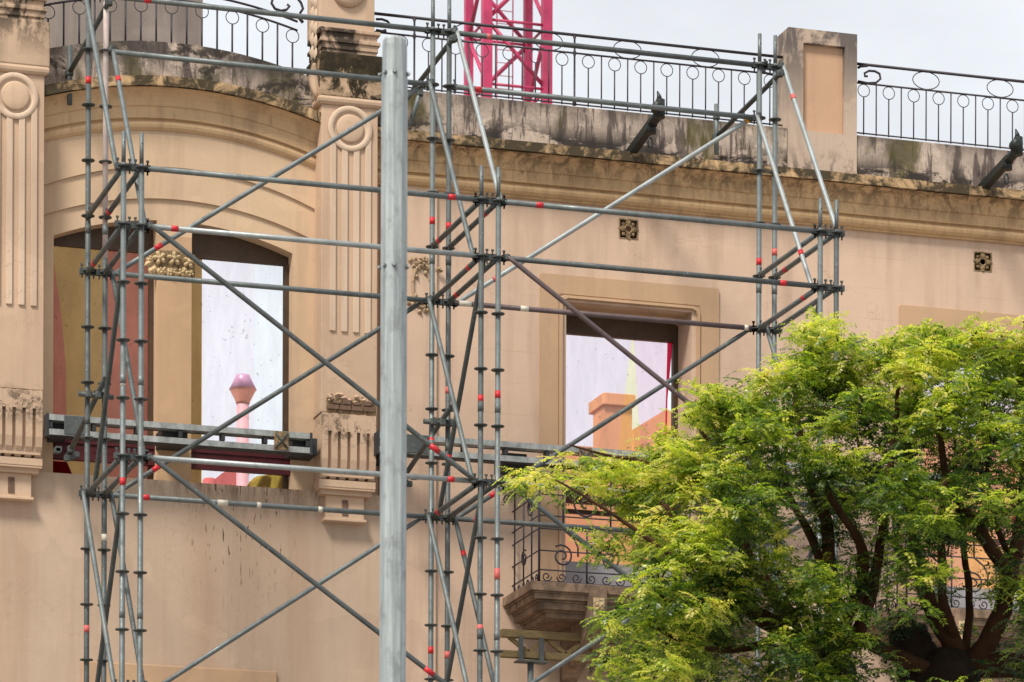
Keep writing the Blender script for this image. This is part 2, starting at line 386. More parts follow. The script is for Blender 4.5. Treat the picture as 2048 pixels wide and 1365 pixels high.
M['line'] = simple('road_paint', (.78, .78, .75), .8, 0, .2, 20, .1)
def film(name, tint, haze=.12, spots=.35, ripple=0., col2=None):
    """coloured see-through sheet with dust"""
    m = bpy.data.materials.new(name); m.use_nodes = True; t = m.node_tree; t.nodes.clear()
    o = t.nodes.new('ShaderNodeOutputMaterial'); g = t.nodes.new('ShaderNodeNewGeometry'); P = g.outputs['Position']
    tr = t.nodes.new('ShaderNodeBsdfTransparent'); tl = t.nodes.new('ShaderNodeBsdfTranslucent'); df = t.nodes.new('ShaderNodeBsdfDiffuse')
    c = mixc(t, ramp(t, noise(t, P, 3.5, 5, .7, (3, 3, .7)), [(.35, 0), (.7, .35)]), tint, tuple(x*.82 for x in tint))
    if ripple:
        w = t.nodes.new('ShaderNodeTexWave'); w.bands_direction = 'Z'; w.inputs['Scale'].default_value = 7; w.inputs['Distortion'].default_value = 16
        w.inputs['Detail'].default_value = 3; w.inputs['Detail Scale'].default_value = .35; t.links.new(P, w.inputs['Vector'])
        c = mixc(t, math_(t, 'MULTIPLY', w.outputs['Fac'], ripple), c, tuple(x*.72 for x in tint))
    c = mixc(t, math_(t, 'MULTIPLY', ramp(t, noise(t, P, 26, 2, .4), [(.715, 0), (.735, 1)]), spots), c, tuple(x*.5 for x in tint))
    t.links.new(c, tr.inputs['Color'])
    tl.inputs['Color'].default_value = (*tint, 1); df.inputs['Color'].default_value = (*tint, 1)
    a = t.nodes.new('ShaderNodeMixShader'); a.inputs[0].default_value = .45; t.links.new(tl.outputs[0], a.inputs[1]); t.links.new(df.outputs[0], a.inputs[2])
    s = t.nodes.new('ShaderNodeMixShader'); s.inputs[0].default_value = haze
    t.links.new(tr.outputs[0], s.inputs[1]); t.links.new(a.outputs[0], s.inputs[2]); t.links.new(s.outputs[0], o.inputs['Surface'])
    return m
M['f_pink'] = film('rose_film', (.97, .66, .60), .08)
M['f_gold'] = film('gold_film', (.98, .86, .60), .08)
M['f_pale'] = film('pale_pink_film', (1., .975, .99), .04)
M['f_clear'] = film('clear_film', (.99, 1., 1.), .03)
M['f_lilac'] = film('lilac_film', (.97, .92, .95), .06)
M['f_rose'] = film('light_rose_film', (.98, .89, .93), .06)
M['f_yellow'] = film('light_yellow_film', (.98, .95, .80), .06)
M['f_crimson'] = film('crimson_film', (.80, .12, .25), .35)
M['f_red'] = film('deep_red_film', (.30, .02, .03), .35)
# ------------------------------------------------------------------ ground
YW = 1.75
def struct(o): o['kind'] = 'structure'; return o
struct(MB().box(-600, 600, -600, 900, -.5, 0).build('ground', M['bounce_ground']))
struct(MB().box(-90, 90, -22, -13, 0, .004).build('road', M['asphalt']))
mk = MB()
for i in range(-20, 20): mk.box(i*4.5, i*4.5+2, -17.1, -16.95, .004, .008)
struct(mk.build('road_marking', M['line']))
struct(MB().box(-90, 90, -12.8, YW-.1, 0, .13).build('pavement', M['paving']))
struct(MB().box(-90, 90, -13.0, -12.8, 0, .135).build('kerb', M['kerb']))
struct(MB().box(-90, 90, -48, -22, 0, .13).build('pavement', M['paving']))
# ------------------------------------------------------------------ the building
bld = thing('building', 'old peach plastered facade with arched windows, cornice, pilasters and balconies behind the scaffold', 'building', (4, YW, 0))
UL, UR = -.13, 2.545                    # arched bay between the two pilasters
ZS = 9.95
OP = [(.018, 1.010), (1.350, 2.337)]
def zw(u): return 9.321+math.sqrt(3.121**2-(u-1.214)**2)
def zl2(u): return 9.262+math.sqrt(3.380**2-(u-1.214)**2)
def zl1(u): return 9.69+math.sqrt(3.249**2-(u-1.24)**2)
def zbead(u): return 9.259+math.sqrt(3.992**2-(u-1.214)**2)
def zpar(u): return 9.69+math.sqrt(4.425**2-(u-1.19)**2)
w = MB()
us = sorted(set([UL, UR, *OP[0], *OP[1]]+list(np.linspace(UL, UR, 41))))
for a, b in zip(us[:-1], us[1:]):
    mid = (a+b)/2
    inside = any(o[0] < mid < o[1] for o in OP)
    if inside: w.prism([(a, zw(a)), (b, zw(b)), (b, zbead(b)+.1), (a, zbead(a)+.1)], YW, YW+.24)
    else: w.prism([(a, ZS-.1), (b, ZS-.1), (b, zbead(b)+.1), (a, zbead(a)+.1)], YW, YW+.24)
w.build('wall', M['arch'], bld)
# raised archivolt bands
for fn, o0, o1, nm in ((zl2, 0, .024, 'arch_band'), (zl1, .024, .046, 'arch_band')):
    w = MB()
    for a, b in zip(us[:-1], us[1:]): w.prism([(a, fn(a)), (b, fn(b)), (b, zbead(b)+.05), (a, zbead(a)+.05)], YW-o1, YW-o0)
    w.build(nm, M['arch'], bld)
MB().box(1.012, 1.348, YW-.012, YW+.002, ZS, 12.30).build('window_pier', M['pier'], bld, bevel=.004)
# lower wall
HB = []                                    # openings of the right hand bay
XS = 3.797
DOOR = [(5.103+XS*k, 6.412+XS*k) for k in (0, 1)]
ZB = 9.05                                  # balcony floor
VENT = [(5.746, 12.766, .10), (5.746+XS, 12.766, .10)]
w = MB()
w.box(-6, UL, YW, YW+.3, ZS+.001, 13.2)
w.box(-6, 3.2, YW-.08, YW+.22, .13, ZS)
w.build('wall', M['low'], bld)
w = MB()
cuts_u = sorted(set([3.1, 13.5]+[x for d in DOOR for x in d]+[v for c in VENT for v in (c[0]-c[2], c[0]+c[2])]))
cuts_z = sorted(set([.13, ZB, 12.0, VENT[0][1]-.10, VENT[0][1]+.10, 13.2]))
for a, b in zip(cuts_u[:-1], cuts_u[1:]):
    for c, d in zip(cuts_z[:-1], cuts_z[1:]):
        mu, mz = (a+b)/2, (c+d)/2
        if any(o[0] < mu < o[1] for o in DOOR) and ZB < mz < 12.0: continue
        if any(abs(mu-v[0]) < v[2] and abs(mz-v[1]) < v[2] for v in VENT): continue
        w.box(a, b, YW, YW+.42, c, d)
w.box(UR, 3.1, YW, YW+.3, ZS, 13.2)
w.build('wall', M['wall'], bld)
# shallow strip right of the second pilaster
MB().box(3.202, 3.775, YW-.035, YW+.002, .13, 12.97).build('wall_strip', M['wall'], bld, bevel=.006)
# cornice profile (out, up)
PR = [(0,0),(.03,0),(.03,.018),(.058,.026),(.083,.050),(.092,.075),(.085,.100),(.066,.118),(.066,.128),(.100,.132),(.104,.235),(.120,.243),(.124,.275),(.140,.315),(.172,.350),(.215,.374),(.245,.380)]
LEDGE = [(.15,.380),(.27,.388),(.275,.478),(.04,.492),(.04,.38)]
def ins(prof): return prof+[(-.02, prof[-1][1]), (-.02, prof[0][1])]
def straight(u0, u1, z0, prof):
    n = max(2, int((u1-u0)/.6)); r = random.Random(3)
    return [(lambda o, h, u=u, j=r.uniform(-.003, .003): (u, YW-o, z0+h+j)) for u in np.linspace(u0, u1, n)]
def arc(prof_u0, prof_u1, n=48):
    fr = []
    for u in np.linspace(prof_u0, prof_u1, n):
        d = u-1.214; ang = math.asin(d/3.992)
        fr.append(lambda o, h, ang=ang: (1.214+(3.992+h)*math.sin(ang), YW-o, 9.259+(3.992+h)*math.cos(ang)))
    return fr
w = MB(); w.sweep(ins(PR), straight(3.1, 13.5, 12.965, PR), True); w.build('cornice', M['cornice'], bld)
w = MB(); w.sweep(LEDGE, straight(3.1, 13.5, 12.965, LEDGE), True); w.build('cornice_ledge', M['ledge'], bld)
w = MB(); w.sweep(ins(PR), arc(UL+.0, UR+.004), True); w.build('arched_cornice', M['cornice_arch'], bld)
w = MB(); w.sweep(LEDGE, arc(UL+.0, UR+.004), True); w.build('arched_cornice_ledge', M['ledge'], bld)
w = MB(); w.sweep(ins(PR), straight(-6, -.69, 12.965, PR), True); w.build('cornice', M['cornice'], bld)
w = MB()
for a, b in zip(us[:-1], us[1:]): w.prism([(a, zbead(a)+.3), (b, zbead(b)+.3), (b, zpar(b)), (a, zpar(a))], YW-.07, YW+.22)
w.build('arched_parapet', M['parapet_arch'], bld)
w = MB(); w.box(3.1, 7.392, YW-.07, YW+.22, 13.17, 13.90); w.box(8.13, 13.5, YW-.07, YW+.22, 13.17, 13.90); w.build('parapet', M['parapet'], bld, bevel=.008)
w = MB(); w.box(-6, -.69, YW-.07, YW+.22, 13.17, 13.90); w.build('parapet', M['parapet'], bld)
# parapet pier with recessed panel
PT = 14.905
w = MB(); y0, y1 = YW-.085, YW+.27
w.box(7.394, 7.552, y0, y1, 13.17, PT-.004); w.box(7.999, 8.13, y0, y1, 13.17, PT-.004); w.box(7.552, 7.999, y0, y1, 14.762, PT-.004)
w.box(7.552, 7.999, y0, y1, 13.17, 13.885); w.box(7.552, 7.999, y0+.055, y1, 13.885, 14.762)
pp = w.build('parapet_pier', M['pier_top'], bld)
MB().box(7.556, 7.995, y0+.05, y0+.056, 13.888, 14.758).build('panel', M['panel'], pp)
# ---- pilasters
def pilaster(dx, capm):
    a, b = 2.545+dx, 3.100+dx; c = 2.8225+dx; YP = YW-.30
    p = MB().box(a, b, YP, YW+.01, 10.66, 13.60).build('pilaster', M['pil'], bld, bevel=.006)
    # fluted console: the bottom of the shaft, curving back
    prof = [(YP-.012, 10.655), (YP-.012, 10.22), (YP+.005, 10.13), (YP+.05, 10.05), (YP+.10, 10.02)]
    fl = MB(); n = 5; g = .034; wd = (b-a-.02-(n)*g)/(n+1)
    x = a+.01
    for i in range(n+1):
        vs = [(x, y, z) for y, z in prof]+[(x+wd, y, z) for y, z in prof]+[(x, YW, 10.655), (x, YW, 10.02), (x+wd, YW, 10.655), (x+wd, YW, 10.02)]
        k = len(prof)
        fs = [(j, j+1, k+j+1, k+j) for j in range(k-1)]
        fs += [tuple([2*k]+list(range(0, k))+[2*k+1])[::-1], tuple([2*k+2]+list(range(k, 2*k))+[2*k+3])]
        fl.add(vs, fs); x += wd+g
    fl.build('console_flute', M['pil'], p)
    bk = MB(); bk.box(a+.02, b-.02, YP+.03, YW, 10.06, 10.49); bk.box(a+.012, b-.012, YP-.010, YW, 10.485, 10.652)
    bk.build('console_block', M['pil'], p)
    ov = MB()       # ovolo, fillet, pendant block
    pr = [(.0, 10.035), (.02, 10.03), (.035, 10.0), (.03, 9.965), (.01, 9.945), (-.01, 9.94), (-.01, 9.92), (-.05, 9.90)]
    for (o1, z1), (o2, z2) in zip(pr[:-1], pr[1:]):
        ov.box(a-max(o1, o2)*.6+.02, b+max(o1, o2)*.6-.02, YW-.22-max(o1, o2), YW, min(z1, z2), max(z1, z2)+.0005)
    ov.build('console_moulding', M['pil'], p)
    pe = MB(); pe.box(c-.19, c+.19, YW-.17, YW-.07, 9.68, 9.90); pe.box(c-.21, c+.21, YW-.19, YW-.07, 9.655, 9.682)
    pe.build('pendant_block', M['pil'], p, bevel=.004)
    sl = MB(); sl.box(c-.03, c+.03, YW-.176, YW-.169, 9.71, 9.86); sl.build('slot', M['brick'], p)
    # raised flutes
    for i in range(4):
        x0 = c-.195+.1155*i
        top = 13.385-math.sqrt(max(.0, .20**2-(x0+.029-c)**2))
        MB().box(x0, x0+.058, YP-.018, YP+.001, 11.44, top).build('flute', M['flute'], p, bevel=.004)
    # medallion
    MB().lathe([(.219, 0), (.219, .018), (.214, .024), (.172, .024), (.166, .018), (.160, .004), (.140, .003)], (c, YP, 13.385), 'y', 40).build('medallion_ring', M['flute'], p)
    MB().lathe([(.137, .004), (.135, .02), (.12, .026), (.06, .030), (.01, .031)], (c, YP, 13.385), 'y', 32).build('medallion_boss', M['pil'], p)
    # capital: roll, block, cove, upper block
    cp = MB()
    rl = [(0, 13.60), (.018, 13.605), (.035, 13.625), (.04, 13.65), (.032, 13.675)]
    for (o1, z1), (o2, z2) in zip(rl[:-1], rl[1:]):
        vs = []
        for o, z in ((o1, z1), (o2, z2)): vs += [(a-o, YP-o, z), (b+o, YP-o, z), (b+o, YW+.2, z), (a-o, YW+.2, z)]
        cp.add(vs, [(0,1,5,4), (1,2,6,5), (3,0,4,7), (0,3,2,1), (4,5,6,7)])
    cp.build('capital_roll', M['pil'], p)
    MB().box(a-.03, b+.045, YP-.035, YW+.2, 13.676, 14.10).build('capital_block', M[capm], p, bevel=.012)
    cv = MB(); st = [(.0, 14.10, 14.14), (.012, 14.14, 14.20), (.03, 14.20, 14.235), (.004, 14.235, 14.30), (.03, 14.30, 14.335)]
    for o, z1, z2 in st: cv.box(a+.01-o, b-.01+o, YP+.01-o, YW+.2, z1, z2+.001)
    cv.build('capital_moulding', M['cap_light'], p, bevel=.006)
    up = MB().box(a-.02, b-.03, YP+.02, YW+.2, 14.337, 15.6).build('upper_pier', M['pil'], p, bevel=.008)
    MB().lathe([(.17, 0), (.165, .03), (.14, .05), (.08, .065), (.01, .07)], (c-.02, YP+.02, 14.72), 'y', 32).build('boss', M['pil'], p)
    # leaf scales carved down the left side
    for i in range(9):
        z = 14.12+i*.125
        for jj in range(2):
            yy = YP+.16+jj*.13; zz = z+jj*.06
            s = MB(); k = 8
            vs = [(a-.052, yy, zz)]+[(a-.022, yy+.060*math.sin(2*math.pi*q/k), zz+.068*math.cos(2*math.pi*q/k)) for q in range(k)]
            s.add(vs, [(0, 1+q, 1+(q+1) % k) for q in range(k)], True); s.build('scale', M['flute'], p)
    # scroll bracket on the left flank below the scales
    pts = [(a-.03-.02*math.sin(q*.5), YP+.10+.05*math.cos(q*.55), 14.02-.06*q) for q in range(7)]
    MB().tube(pts, [.03,.04,.05,.055,.05,.035,.02], 8).build('flank_scroll', M['cap_light'], p)
    return p
pil_l = pilaster(-3.23, 'cap_light'); pil_r = pilaster(0, 'cap')
# broken plaster patch with bare brick on the right pilaster
YP = YW-.30
pa = MB(); pa.box(2.60, 3.09, YP-.006, YP+.004, 10.665, 10.80); pa.build('bare_patch', M['vent'], pil_r)
for i in range(4):
    MB().box(2.607+i*.12, 2.607+i*.12+.112, YP-.022, YP-.004, 10.69, 10.735).build('brick', M['brick'], pil_r, bevel=.004)
    MB().box(2.66+i*.10, 2.66+i*.10+.08, YP-.028, YP-.004, 10.742, 10.77+.02*(i % 2)).build('brick', M['brick'], pil_r, bevel=.006)
cr_ = MB()
rr = random.Random(5)
for i in range(26):
    x = rr.uniform(2.62, 3.06); z = rr.uniform(10.77, 10.84); s = rr.uniform(.012, .03)
    cr_.lathe([(s*.4, -s*.5), (s, 0), (s*.5, s*.7)], (x, YP-.012, z), 'z', 6, False)
cr_.build('crumbled_plaster', M['pil'], pil_r)
# ---- flower relief on the window pier and wreath on the wall strip
def petalflower(mb, c, r, y, k=5, ph=0.):
    """one lobed blossom: cupped petals round a button"""
    n = k*8; rings = ((.16, .030), (.24, .012), (.55, .030), (.85, .024), (1.0, -.01)); vs = []
    for f, h in rings:
        for q in range(n):
            a = 2*math.pi*q/n; lobe = abs(math.cos(k*a/2))**.8
            rad = r*f*(1-(.62*(1-lobe) if f > .3 else 0)); hh = h*(lobe if f > .3 else 1)
            vs.append((c[0]+rad*math.cos(a+ph), y-hh-.012, c[1]+rad*math.sin(a+ph)))
    fs = [(i*n+q, i*n+(q+1) % n, (i+1)*n+(q+1) % n, (i+1)*n+q) for i in range(len(rings)-1) for q in range(n)]
    fs.append(tuple(range(n))[::-1]); mb.add(vs, fs, True)
def leaf(mb, c, L_, wd, ang, y):
    ca, sa = math.cos(ang), math.sin(ang)
    pts = []
    for t_, s_ in ((0,0), (.3,.5), (.65,.45), (1,0), (.65,-.45), (.3,-.5)):
        pts.append((c[0]+t_*L_*ca-s_*wd*sa, y, c[1]+t_*L_*sa+s_*wd*ca))
    top = (c[0]+.5*L_*ca, y-.03, c[1]+.5*L_*sa)
    mb.add(pts+[top], [(q, (q+1) % 6, 6) for q in range(6)], False)
rel = MB(); Yr = YW-.012
p0 = W(297, 524, Yr); p1 = W(390, 524, Yr); rng = random.Random(11); wid = p1.x-p0.x
for t_, dz, r_ in ((.22, .04, .068), (.54, .045, .07), (.86, .025, .062)): petalflower(rel, (p0.x+wid*t_, p0.z+dz), r_, Yr-.02, 5, t_*3)
for t_, dz, r_ in ((.30, -.075, .042), (.48, -.085, .04), (.70, -.08, .042), (.9, -.08, .035)): petalflower(rel, (p0.x+wid*t_, p0.z+dz), r_, Yr, 4, t_*3)
for i in range(12):
    t_ = (i+.5)/12; leaf(rel, (p0.x+wid*t_, p0.z-.04+rng.uniform(-.02, .02)), .085, .06, rng.uniform(-2.4, -.7), Yr-.004)
for i in range(6): leaf(rel, (p0.x+.02+.05*rng.random(), p0.z+rng.uniform(-.06, .1)), .10, .06, rng.uniform(2, 4), Yr-.002)
ro_ = rel.build('flower_relief', M['relief'], bld)
bk_ = MB(); bk_.prism([(p0.x-.0, p0.z-.115), (p0.x+wid, p0.z-.12), (p0.x+wid, p0.z+.10), (p0.x+wid*.6, p0.z+.125), (p0.x+.05, p0.z+.115), (p0.x-.02, p0.z+.03)], YW-.020, YW-.011)
bk_.build('relief_ground', M['vent'], ro_)  # dark plate added so the gaps between blossoms read as shaded
wr = MB(); Yr = YW-.037
c_ = W(845, 572, Yr); rx, rz = .10, .21
pts = [(c_.x+rx*math.cos(q*2*math.pi/28), Yr-.012, c_.z+rz*math.sin(q*2*math.pi/28)) for q in range(28)]
wr.tube(pts, .012, 8, closed=True)
for q in range(30):
    a = q*2*math.pi/30
    if math.sin(a) > .55 or math.sin(a) < -.75:
        for _ in range(3): leaf(wr, (c_.x+rx*math.cos(a)*1.2+rng.uniform(-.05,.05), c_.z+rz*math.sin(a)+rng.uniform(-.03, .05)), .07, .045, rng.uniform(0, 6.28), Yr-.004)
petalflower(wr, (c_.x, c_.z+.24), .05, Yr); wr.build('wreath_relief', M['wreath'], bld)
# ---- square flower vents
for i, (u, z, h) in enumerate(VENT):
    v = MB(); 
    for (x0, x1, z0, z1) in ((u-h, u+h, z+h-.012, z+h), (u-h, u+h, z-h, z-h+.012), (u-h, u-h+.012, z-h+.012, z+h-.012), (u+h-.012, u+h, z-h+.012, z+h-.012)): v.box(x0, x1, YW-.004, YW+.10, z0, z1)
    vo = v.build('vent', M['vent'], bld)
    pm = MB()
    for q in range(4):
        for (rad, siz) in ((.062, .030), (.09, .018)):
            a = math.pi/2*q; x = u+math.cos(a)*rad; zz = z+math.sin(a)*rad
            pm.lathe([(siz, -.01), (siz, .012), (siz*.6, .024), (siz*.1, .02)], (x, YW+.012, zz), 'y', 10)
        a += math.pi/4; pm.lathe([(.02, -.01), (.02, .008), (.01, .016)], (u+math.cos(a)*.07, YW+.012, z+math.sin(a)*.07), 'y', 8)
    ring = [(u+.040*math.cos(q*math.pi/8), YW+.004, z+.038*math.sin(q*math.pi/8)) for q in range(16)]
    pm.tube(ring, .011, 8, closed=True); pm.build('flower_grille', M['vent'], vo)
    bkp = MB()
    if i == 0:   # the first is open to the sky through a small hole
        for (x0, x1, z0, z1) in ((u-h, u+.020, z-h, z+h), (u+.086, u+h, z-h, z+h), (u+.020, u+.086, z+.082, z+h), (u+.020, u+.086, z-h, z+.018)): bkp.box(x0, x1, YW+.16, YW+.18, z0, z1)
    else: bkp.box(u-h, u+h, YW+.16, YW+.18, z-h, z+h)
    bkp.build('vent_back', M['hole'], vo)
# ---- surrounds, frames and coloured sheets of the balcony doors
def surround(k):
    dx = XS*k
    x0, x1, zt = 4.832+dx, 6.690+dx, 12.252
    win = MB()
    # profile: t inward from the outer edge, o outward of the wall
    prof = [(0, 0), (0, .022), (.185, .022), (.192, .012), (.2, .034), (.225, .036), (.232, .0), (.240, -.10), (.262, -.11), (.262, -.22), (.270, -.225), (.270, -.50)]
    path = []
    c = .06
    def ring(t):
        ch = 0.012 if t < .19 else c
        a0, a1, zz = x0+t, x1-t, zt-t
        return [(a0, ZB), (a0, zz-ch), (a0+ch*.3, zz-ch*.3), (a0+ch, zz), (a1-ch, zz), (a1-ch*.3, zz-ch*.3), (a1, zz-ch), (a1, ZB)]
    rings = [[(x, YW-o, z) for x, z in ring(t)] for t, o in prof]
    n = 8; vs = [p for r_ in rings for p in r_]; fs = []
    for i in range(len(prof)-1):
        for j in range(n-1): fs.append((i*n+j, i*n+j+1, (i+1)*n+j+1, (i+1)*n+j))
    win.add(vs, fs); s = win.build('window_surround', M['surround'], bld)
    a, b = x0+.271, x1-.271; Yf = YW+.40
    fr = MB(); fr.box(a, a+.055, Yf, Yf+.07, ZB, 11.98); fr.box(b-.055, b, Yf, Yf+.07, ZB, 11.98); fr.box(a+.055, b-.055, Yf, Yf+.07, 11.80, 11.98)
    fr.box(a+.055, b-.055, Yf+.01, Yf+.06, 10.02, 10.06)
    fr.build('window_frame', M['frame'], s)
    gy = Yf+.03
    A = a+.056; B = b-.056; Z1 = 11.80; Z0 = ZB+.02
    def sheet(name, poly, m): MB().prism(poly, gy, gy+.002).build(name, M[m], s)
    wx = lambda px, py: tuple(W(px+0, py, gy))[0]-0+dx
    y905 = W(1240, 905, gy).z
    sheet('pane', [(A, Z1), (wx(1263, 690), Z1), (wx(1236, 905), y905), (wx(1225, 1100), 9.55), (A, 9.55)], 'f_lilac')
    sheet('pane', [(wx(1263, 690), Z1), (wx(1268, 690), Z1), (wx(1282, 905), y905), (wx(1300, 1100), 9.55), (wx(1225, 1100), 9.55), (wx(1236, 905), y905)], 'f_yellow')
    sheet('pane', [(wx(1268, 690), Z1), (wx(1335, 690), Z1), (wx(1329, 905), y905), (wx(1328, 1100), 9.55), (wx(1300, 1100), 9.55), (wx(1282, 905), y905)], 'f_rose')
    sheet('pane', [(wx(1335, 690), Z1), (B, Z1), (wx(1335, 800), W(1335, 800, gy).z), (wx(1333, 905), y905), (wx(1340, 1100), 9.55), (wx(1328, 1100), 9.55), (wx(1329, 905), y905)], 'f_crimson')
    MB().box(A, B, gy+.02, gy+.04, Z0, 9.55).build('kick_board', M['greyboard'], s)
    return s
surround(0); surround(1)
# ---- frames and coloured sheets of the two arched windows
ZT = W(278, 506, YW+.17).z
for i, (a, b) in enumerate(OP):
    fr = MB(); Yf = YW+.13
    steps = np.linspace(a, b, 14)
    for p, q in zip(steps[:-1], steps[1:]): fr.prism([(p, ZT-.004*i), (q, ZT-.004*i), (q, zw(q)+.02), (p, zw(p)+.02)], Yf+.03, Yf+.07)
    fr.box(b-.04, b+.03, Yf, Yf+.09, ZS, ZT); fr.box(a-.03, a+.015, Yf+.02, Yf+.09, ZS, ZT)
    o = fr.build('arched_window', M['frame'], bld)
    gy = YW+.19
    def sh(poly, m): MB().prism(poly, gy, gy+.002).build('pane', M[m], o)
    X = lambda px, py: W(px, py, gy).x
    Z = lambda px, py: W(px, py, gy).z
    if i == 0:
        L0 = a-.04
        sh([(L0, ZT), (L0, ZS+.17), (X(134, 900), ZS+.17), (X(132, 736), Z(132, 736)), (X(123, 631), Z(123, 631)), (X(107, 522), Z(107, 522))], 'f_pink')
        sh([(L0, ZT), (X(107, 522), Z(107, 522)), (X(123, 631), Z(123, 631)), (X(132, 736), Z(132, 736)), (X(134, 900), ZS+.17), (X(150, 950), ZS), (X(215, 950), ZS), (X(215, 500), ZT)], 'f_gold')
        sh([(X(215, 500), ZT), (X(215, 950), ZS), (b-.02, ZS), (b-.02, ZT)], 'f_pink')
        sh([(L0, ZS+.17), (X(134, 900), ZS+.17), (X(150, 950), ZS), (L0, ZS)], 'f_red')
    else:
        zr = Z(566, 534)
        sh([(a-.04, ZT), (a-.04, ZS), (X(404, 950), ZS), (X(404, 520), ZT)], 'f_gold')
        sh([(X(404, 520), ZT), (X(404, 950), ZS), (X(509, 950), ZS), (X(509, 520), ZT)], 'f_pale')
        sh([(X(509, 520), ZT), (X(509, 950), ZS), (b-.02, ZS), (b-.02, zr), (X(552, 525), ZT)], 'f_clear')
    rb = MB(); 
    for (z0, z1, oo) in ((10.115, 10.19, 0), (10.195, 10.265, .012), (10.27, 10.36, .0)): rb.box(a-.02, b+.0, YW+.05+oo, YW+.11, z0, z1)
    rb.build('guard_board', M['redbeam'], o)
rb = MB(); rb.box(DOOR[0][0], DOOR[0][1], YW+.30, YW+.36, 10.10, 10.26)
rb.build('guard_board', M['redbeam'], bld)
# recessed panel frame below
MB().box(.285, 2.17, YW-.115, YW-.078, 7.0, 8.19).build('hood_panel', M['surround'], bld, bevel=.01)
# ---- balconies
def balcony(k):
    dx = XS*k; s0 = MB()
    a, b, yf = 4.46+dx, 7.06+dx, YW-.92
    prof = [(0, ZB, ZB-.085), (.02, ZB-.085, ZB-.10), (.035, ZB-.10, ZB-.155), (.075, ZB-.155, ZB-.175), (.09, ZB-.175, ZB-.24), (.14, ZB-.24, ZB-.26), (.16, ZB-.26, ZB-.31)]
    for o, z1, z0 in prof: s0.box(a+o*1.3, b-o*1.3, yf+o, YW+.01, z0, z1+.0006)
    s = s0.build('balcony_slab', M['slab'], bld, bevel=.006)
    for c in (5.13+dx, 6.39+dx):
        cb = MB(); cb.box(c-.085, c+.085, yf-.035, YW, ZB-.36, ZB-.012)
        prof2 = [(yf-.03, ZB-.36), (yf+.02, ZB-.42), (yf+.2, ZB-.50), (yf+.45, ZB-.62), (YW, ZB-.80), (YW, ZB-.36)]
        vs = [(c-.08, y, z) for y, z in prof2]+[(c+.08, y, z) for y, z in prof2]; n = 6
        cb.add(vs, [tuple(range(n)), tuple(range(2*n-1, n-1, -1))]+[(i, (i+1) % n, (i+1) % n+n, i+n)[::-1] for i in range(n)])
        co = cb.build('corbel', M['slab'], s, bevel=.004)
        ro = MB(); ro.box(c-.055, c+.055, yf-.043, yf-.034, ZB-.31, ZB-.13); ro.build('corbel_panel', M['relief'], co)
        ro = MB(); petalflower(ro, (c, ZB-.22), .05, yf-.043, 4, .78); ro.build('rosette_carving', M['relief'], co)
balcony(0); balcony(1)
# ------------------------------------------------------------------ balcony railings
def spiral(c, r, turns, y, ph=0., dirn=1, shrink=.78, n=34, axis='x'):
    pts = []
    for q in range(n+1):
        t = q/n; rad = r*(1-shrink*t); a = ph+dirn*2*math.pi*turns*t
        if axis == 'x': pts.append((c[0]+rad*math.cos(a), y, c[1]+rad*math.sin(a)))
        else: pts.append((y, c[0]+rad*math.cos(a), c[1]+rad*math.sin(a)))
    return pts
def balcony_railing(k):
    dx = XS*k; a, b, yf = 4.56+dx, 6.96+dx, YW-.86
    t = thing('balcony_railing', ['black wrought iron railing with spirals on the balcony left of the tree',
        'black scrollwork railing on the right hand balcony, seen through the tree branches'][k], 'railing', ((a+b)/2, yf, ZB), 'balcony railings')
    hs = [.01, .125, .31, .52, .645, .85, 1.02]
    for i, h in enumerate(hs):
        r_ = .011 if i in (0, 6) else .0075
        MB().tube([(a, YW, ZB+h), (a, yf, ZB+h), (b, yf, ZB+h), (b, YW, ZB+h)], r_ if i < 6 else .017, 6).build('rail', M['iron'], t)
    n = 10; xs = [a+(b-a)*i/n for i in range(n+1)]
    for i, x in enumerate(xs):
        lo, hi = (0, 1.02) if i in (0, n) else ((.52, 1.02) if i % 2 else (0, .52))
        MB().tube([(x, yf, ZB+lo), (x, yf, ZB+hi)], .012 if i in (0, n) else .0095, 6).build('bar', M['iron'], t)
    for x in (a, b):
        for y in (YW-.07, YW-.36, YW-.62): MB().tube([(x, y, ZB), (x, y, ZB+1.02)], .0085, 6).build('bar', M['iron'], t)
    for i in range(1, n):
        x = xs[i]
        if i % 2:
            MB().tube(spiral((x-.01, ZB+.265), .112, 1.6, yf, 2.2, -1), .0095, 6).build('scroll', M['iron'], t)
            MB().tube([(x, yf-.001, ZB+.52), (x+.03, yf-.001, ZB+.50), (x+.11, yf-.001, ZB+.44), (x+.15, yf-.001, ZB+.36), (x+.15, yf-.001, ZB+.27)], .0095, 6).build('scroll', M['iron'], t)
        else: MB().tube(spiral((x, ZB+.77), .15, 1.5, yf, 1.4, 1), .0095, 6).build('scroll', M['iron'], t)
    m = 16
    for i in range(m):
        x = a+(b-a)*(i+.5)/m
        MB().tube(spiral((x, ZB+.062), .05, 1.3, yf, math.pi*(i % 2), 1 if i % 2 else -1, n=18), .007, 5).build('scroll', M['iron'], t)
    for x in (a, b):
        for yy, hh, rd in ((YW-.38, .32, .085), (YW-.58, .77, .10)): MB().tube(spiral((yy, ZB+hh), rd, 1.6, x, 2.2, -1, axis='y'), .0085, 6).build('scroll', M['iron'], t)
        for i in range(6):
            MB().tube(spiral((YW-.86*(i+.5)/6, ZB+.062), .05, 1.3, x, math.pi*(i % 2), 1 if i % 2 else -1, n=18, axis='y'), .007, 5).build('scroll', M['iron'], t)
balcony_railing(0); balcony_railing(1)
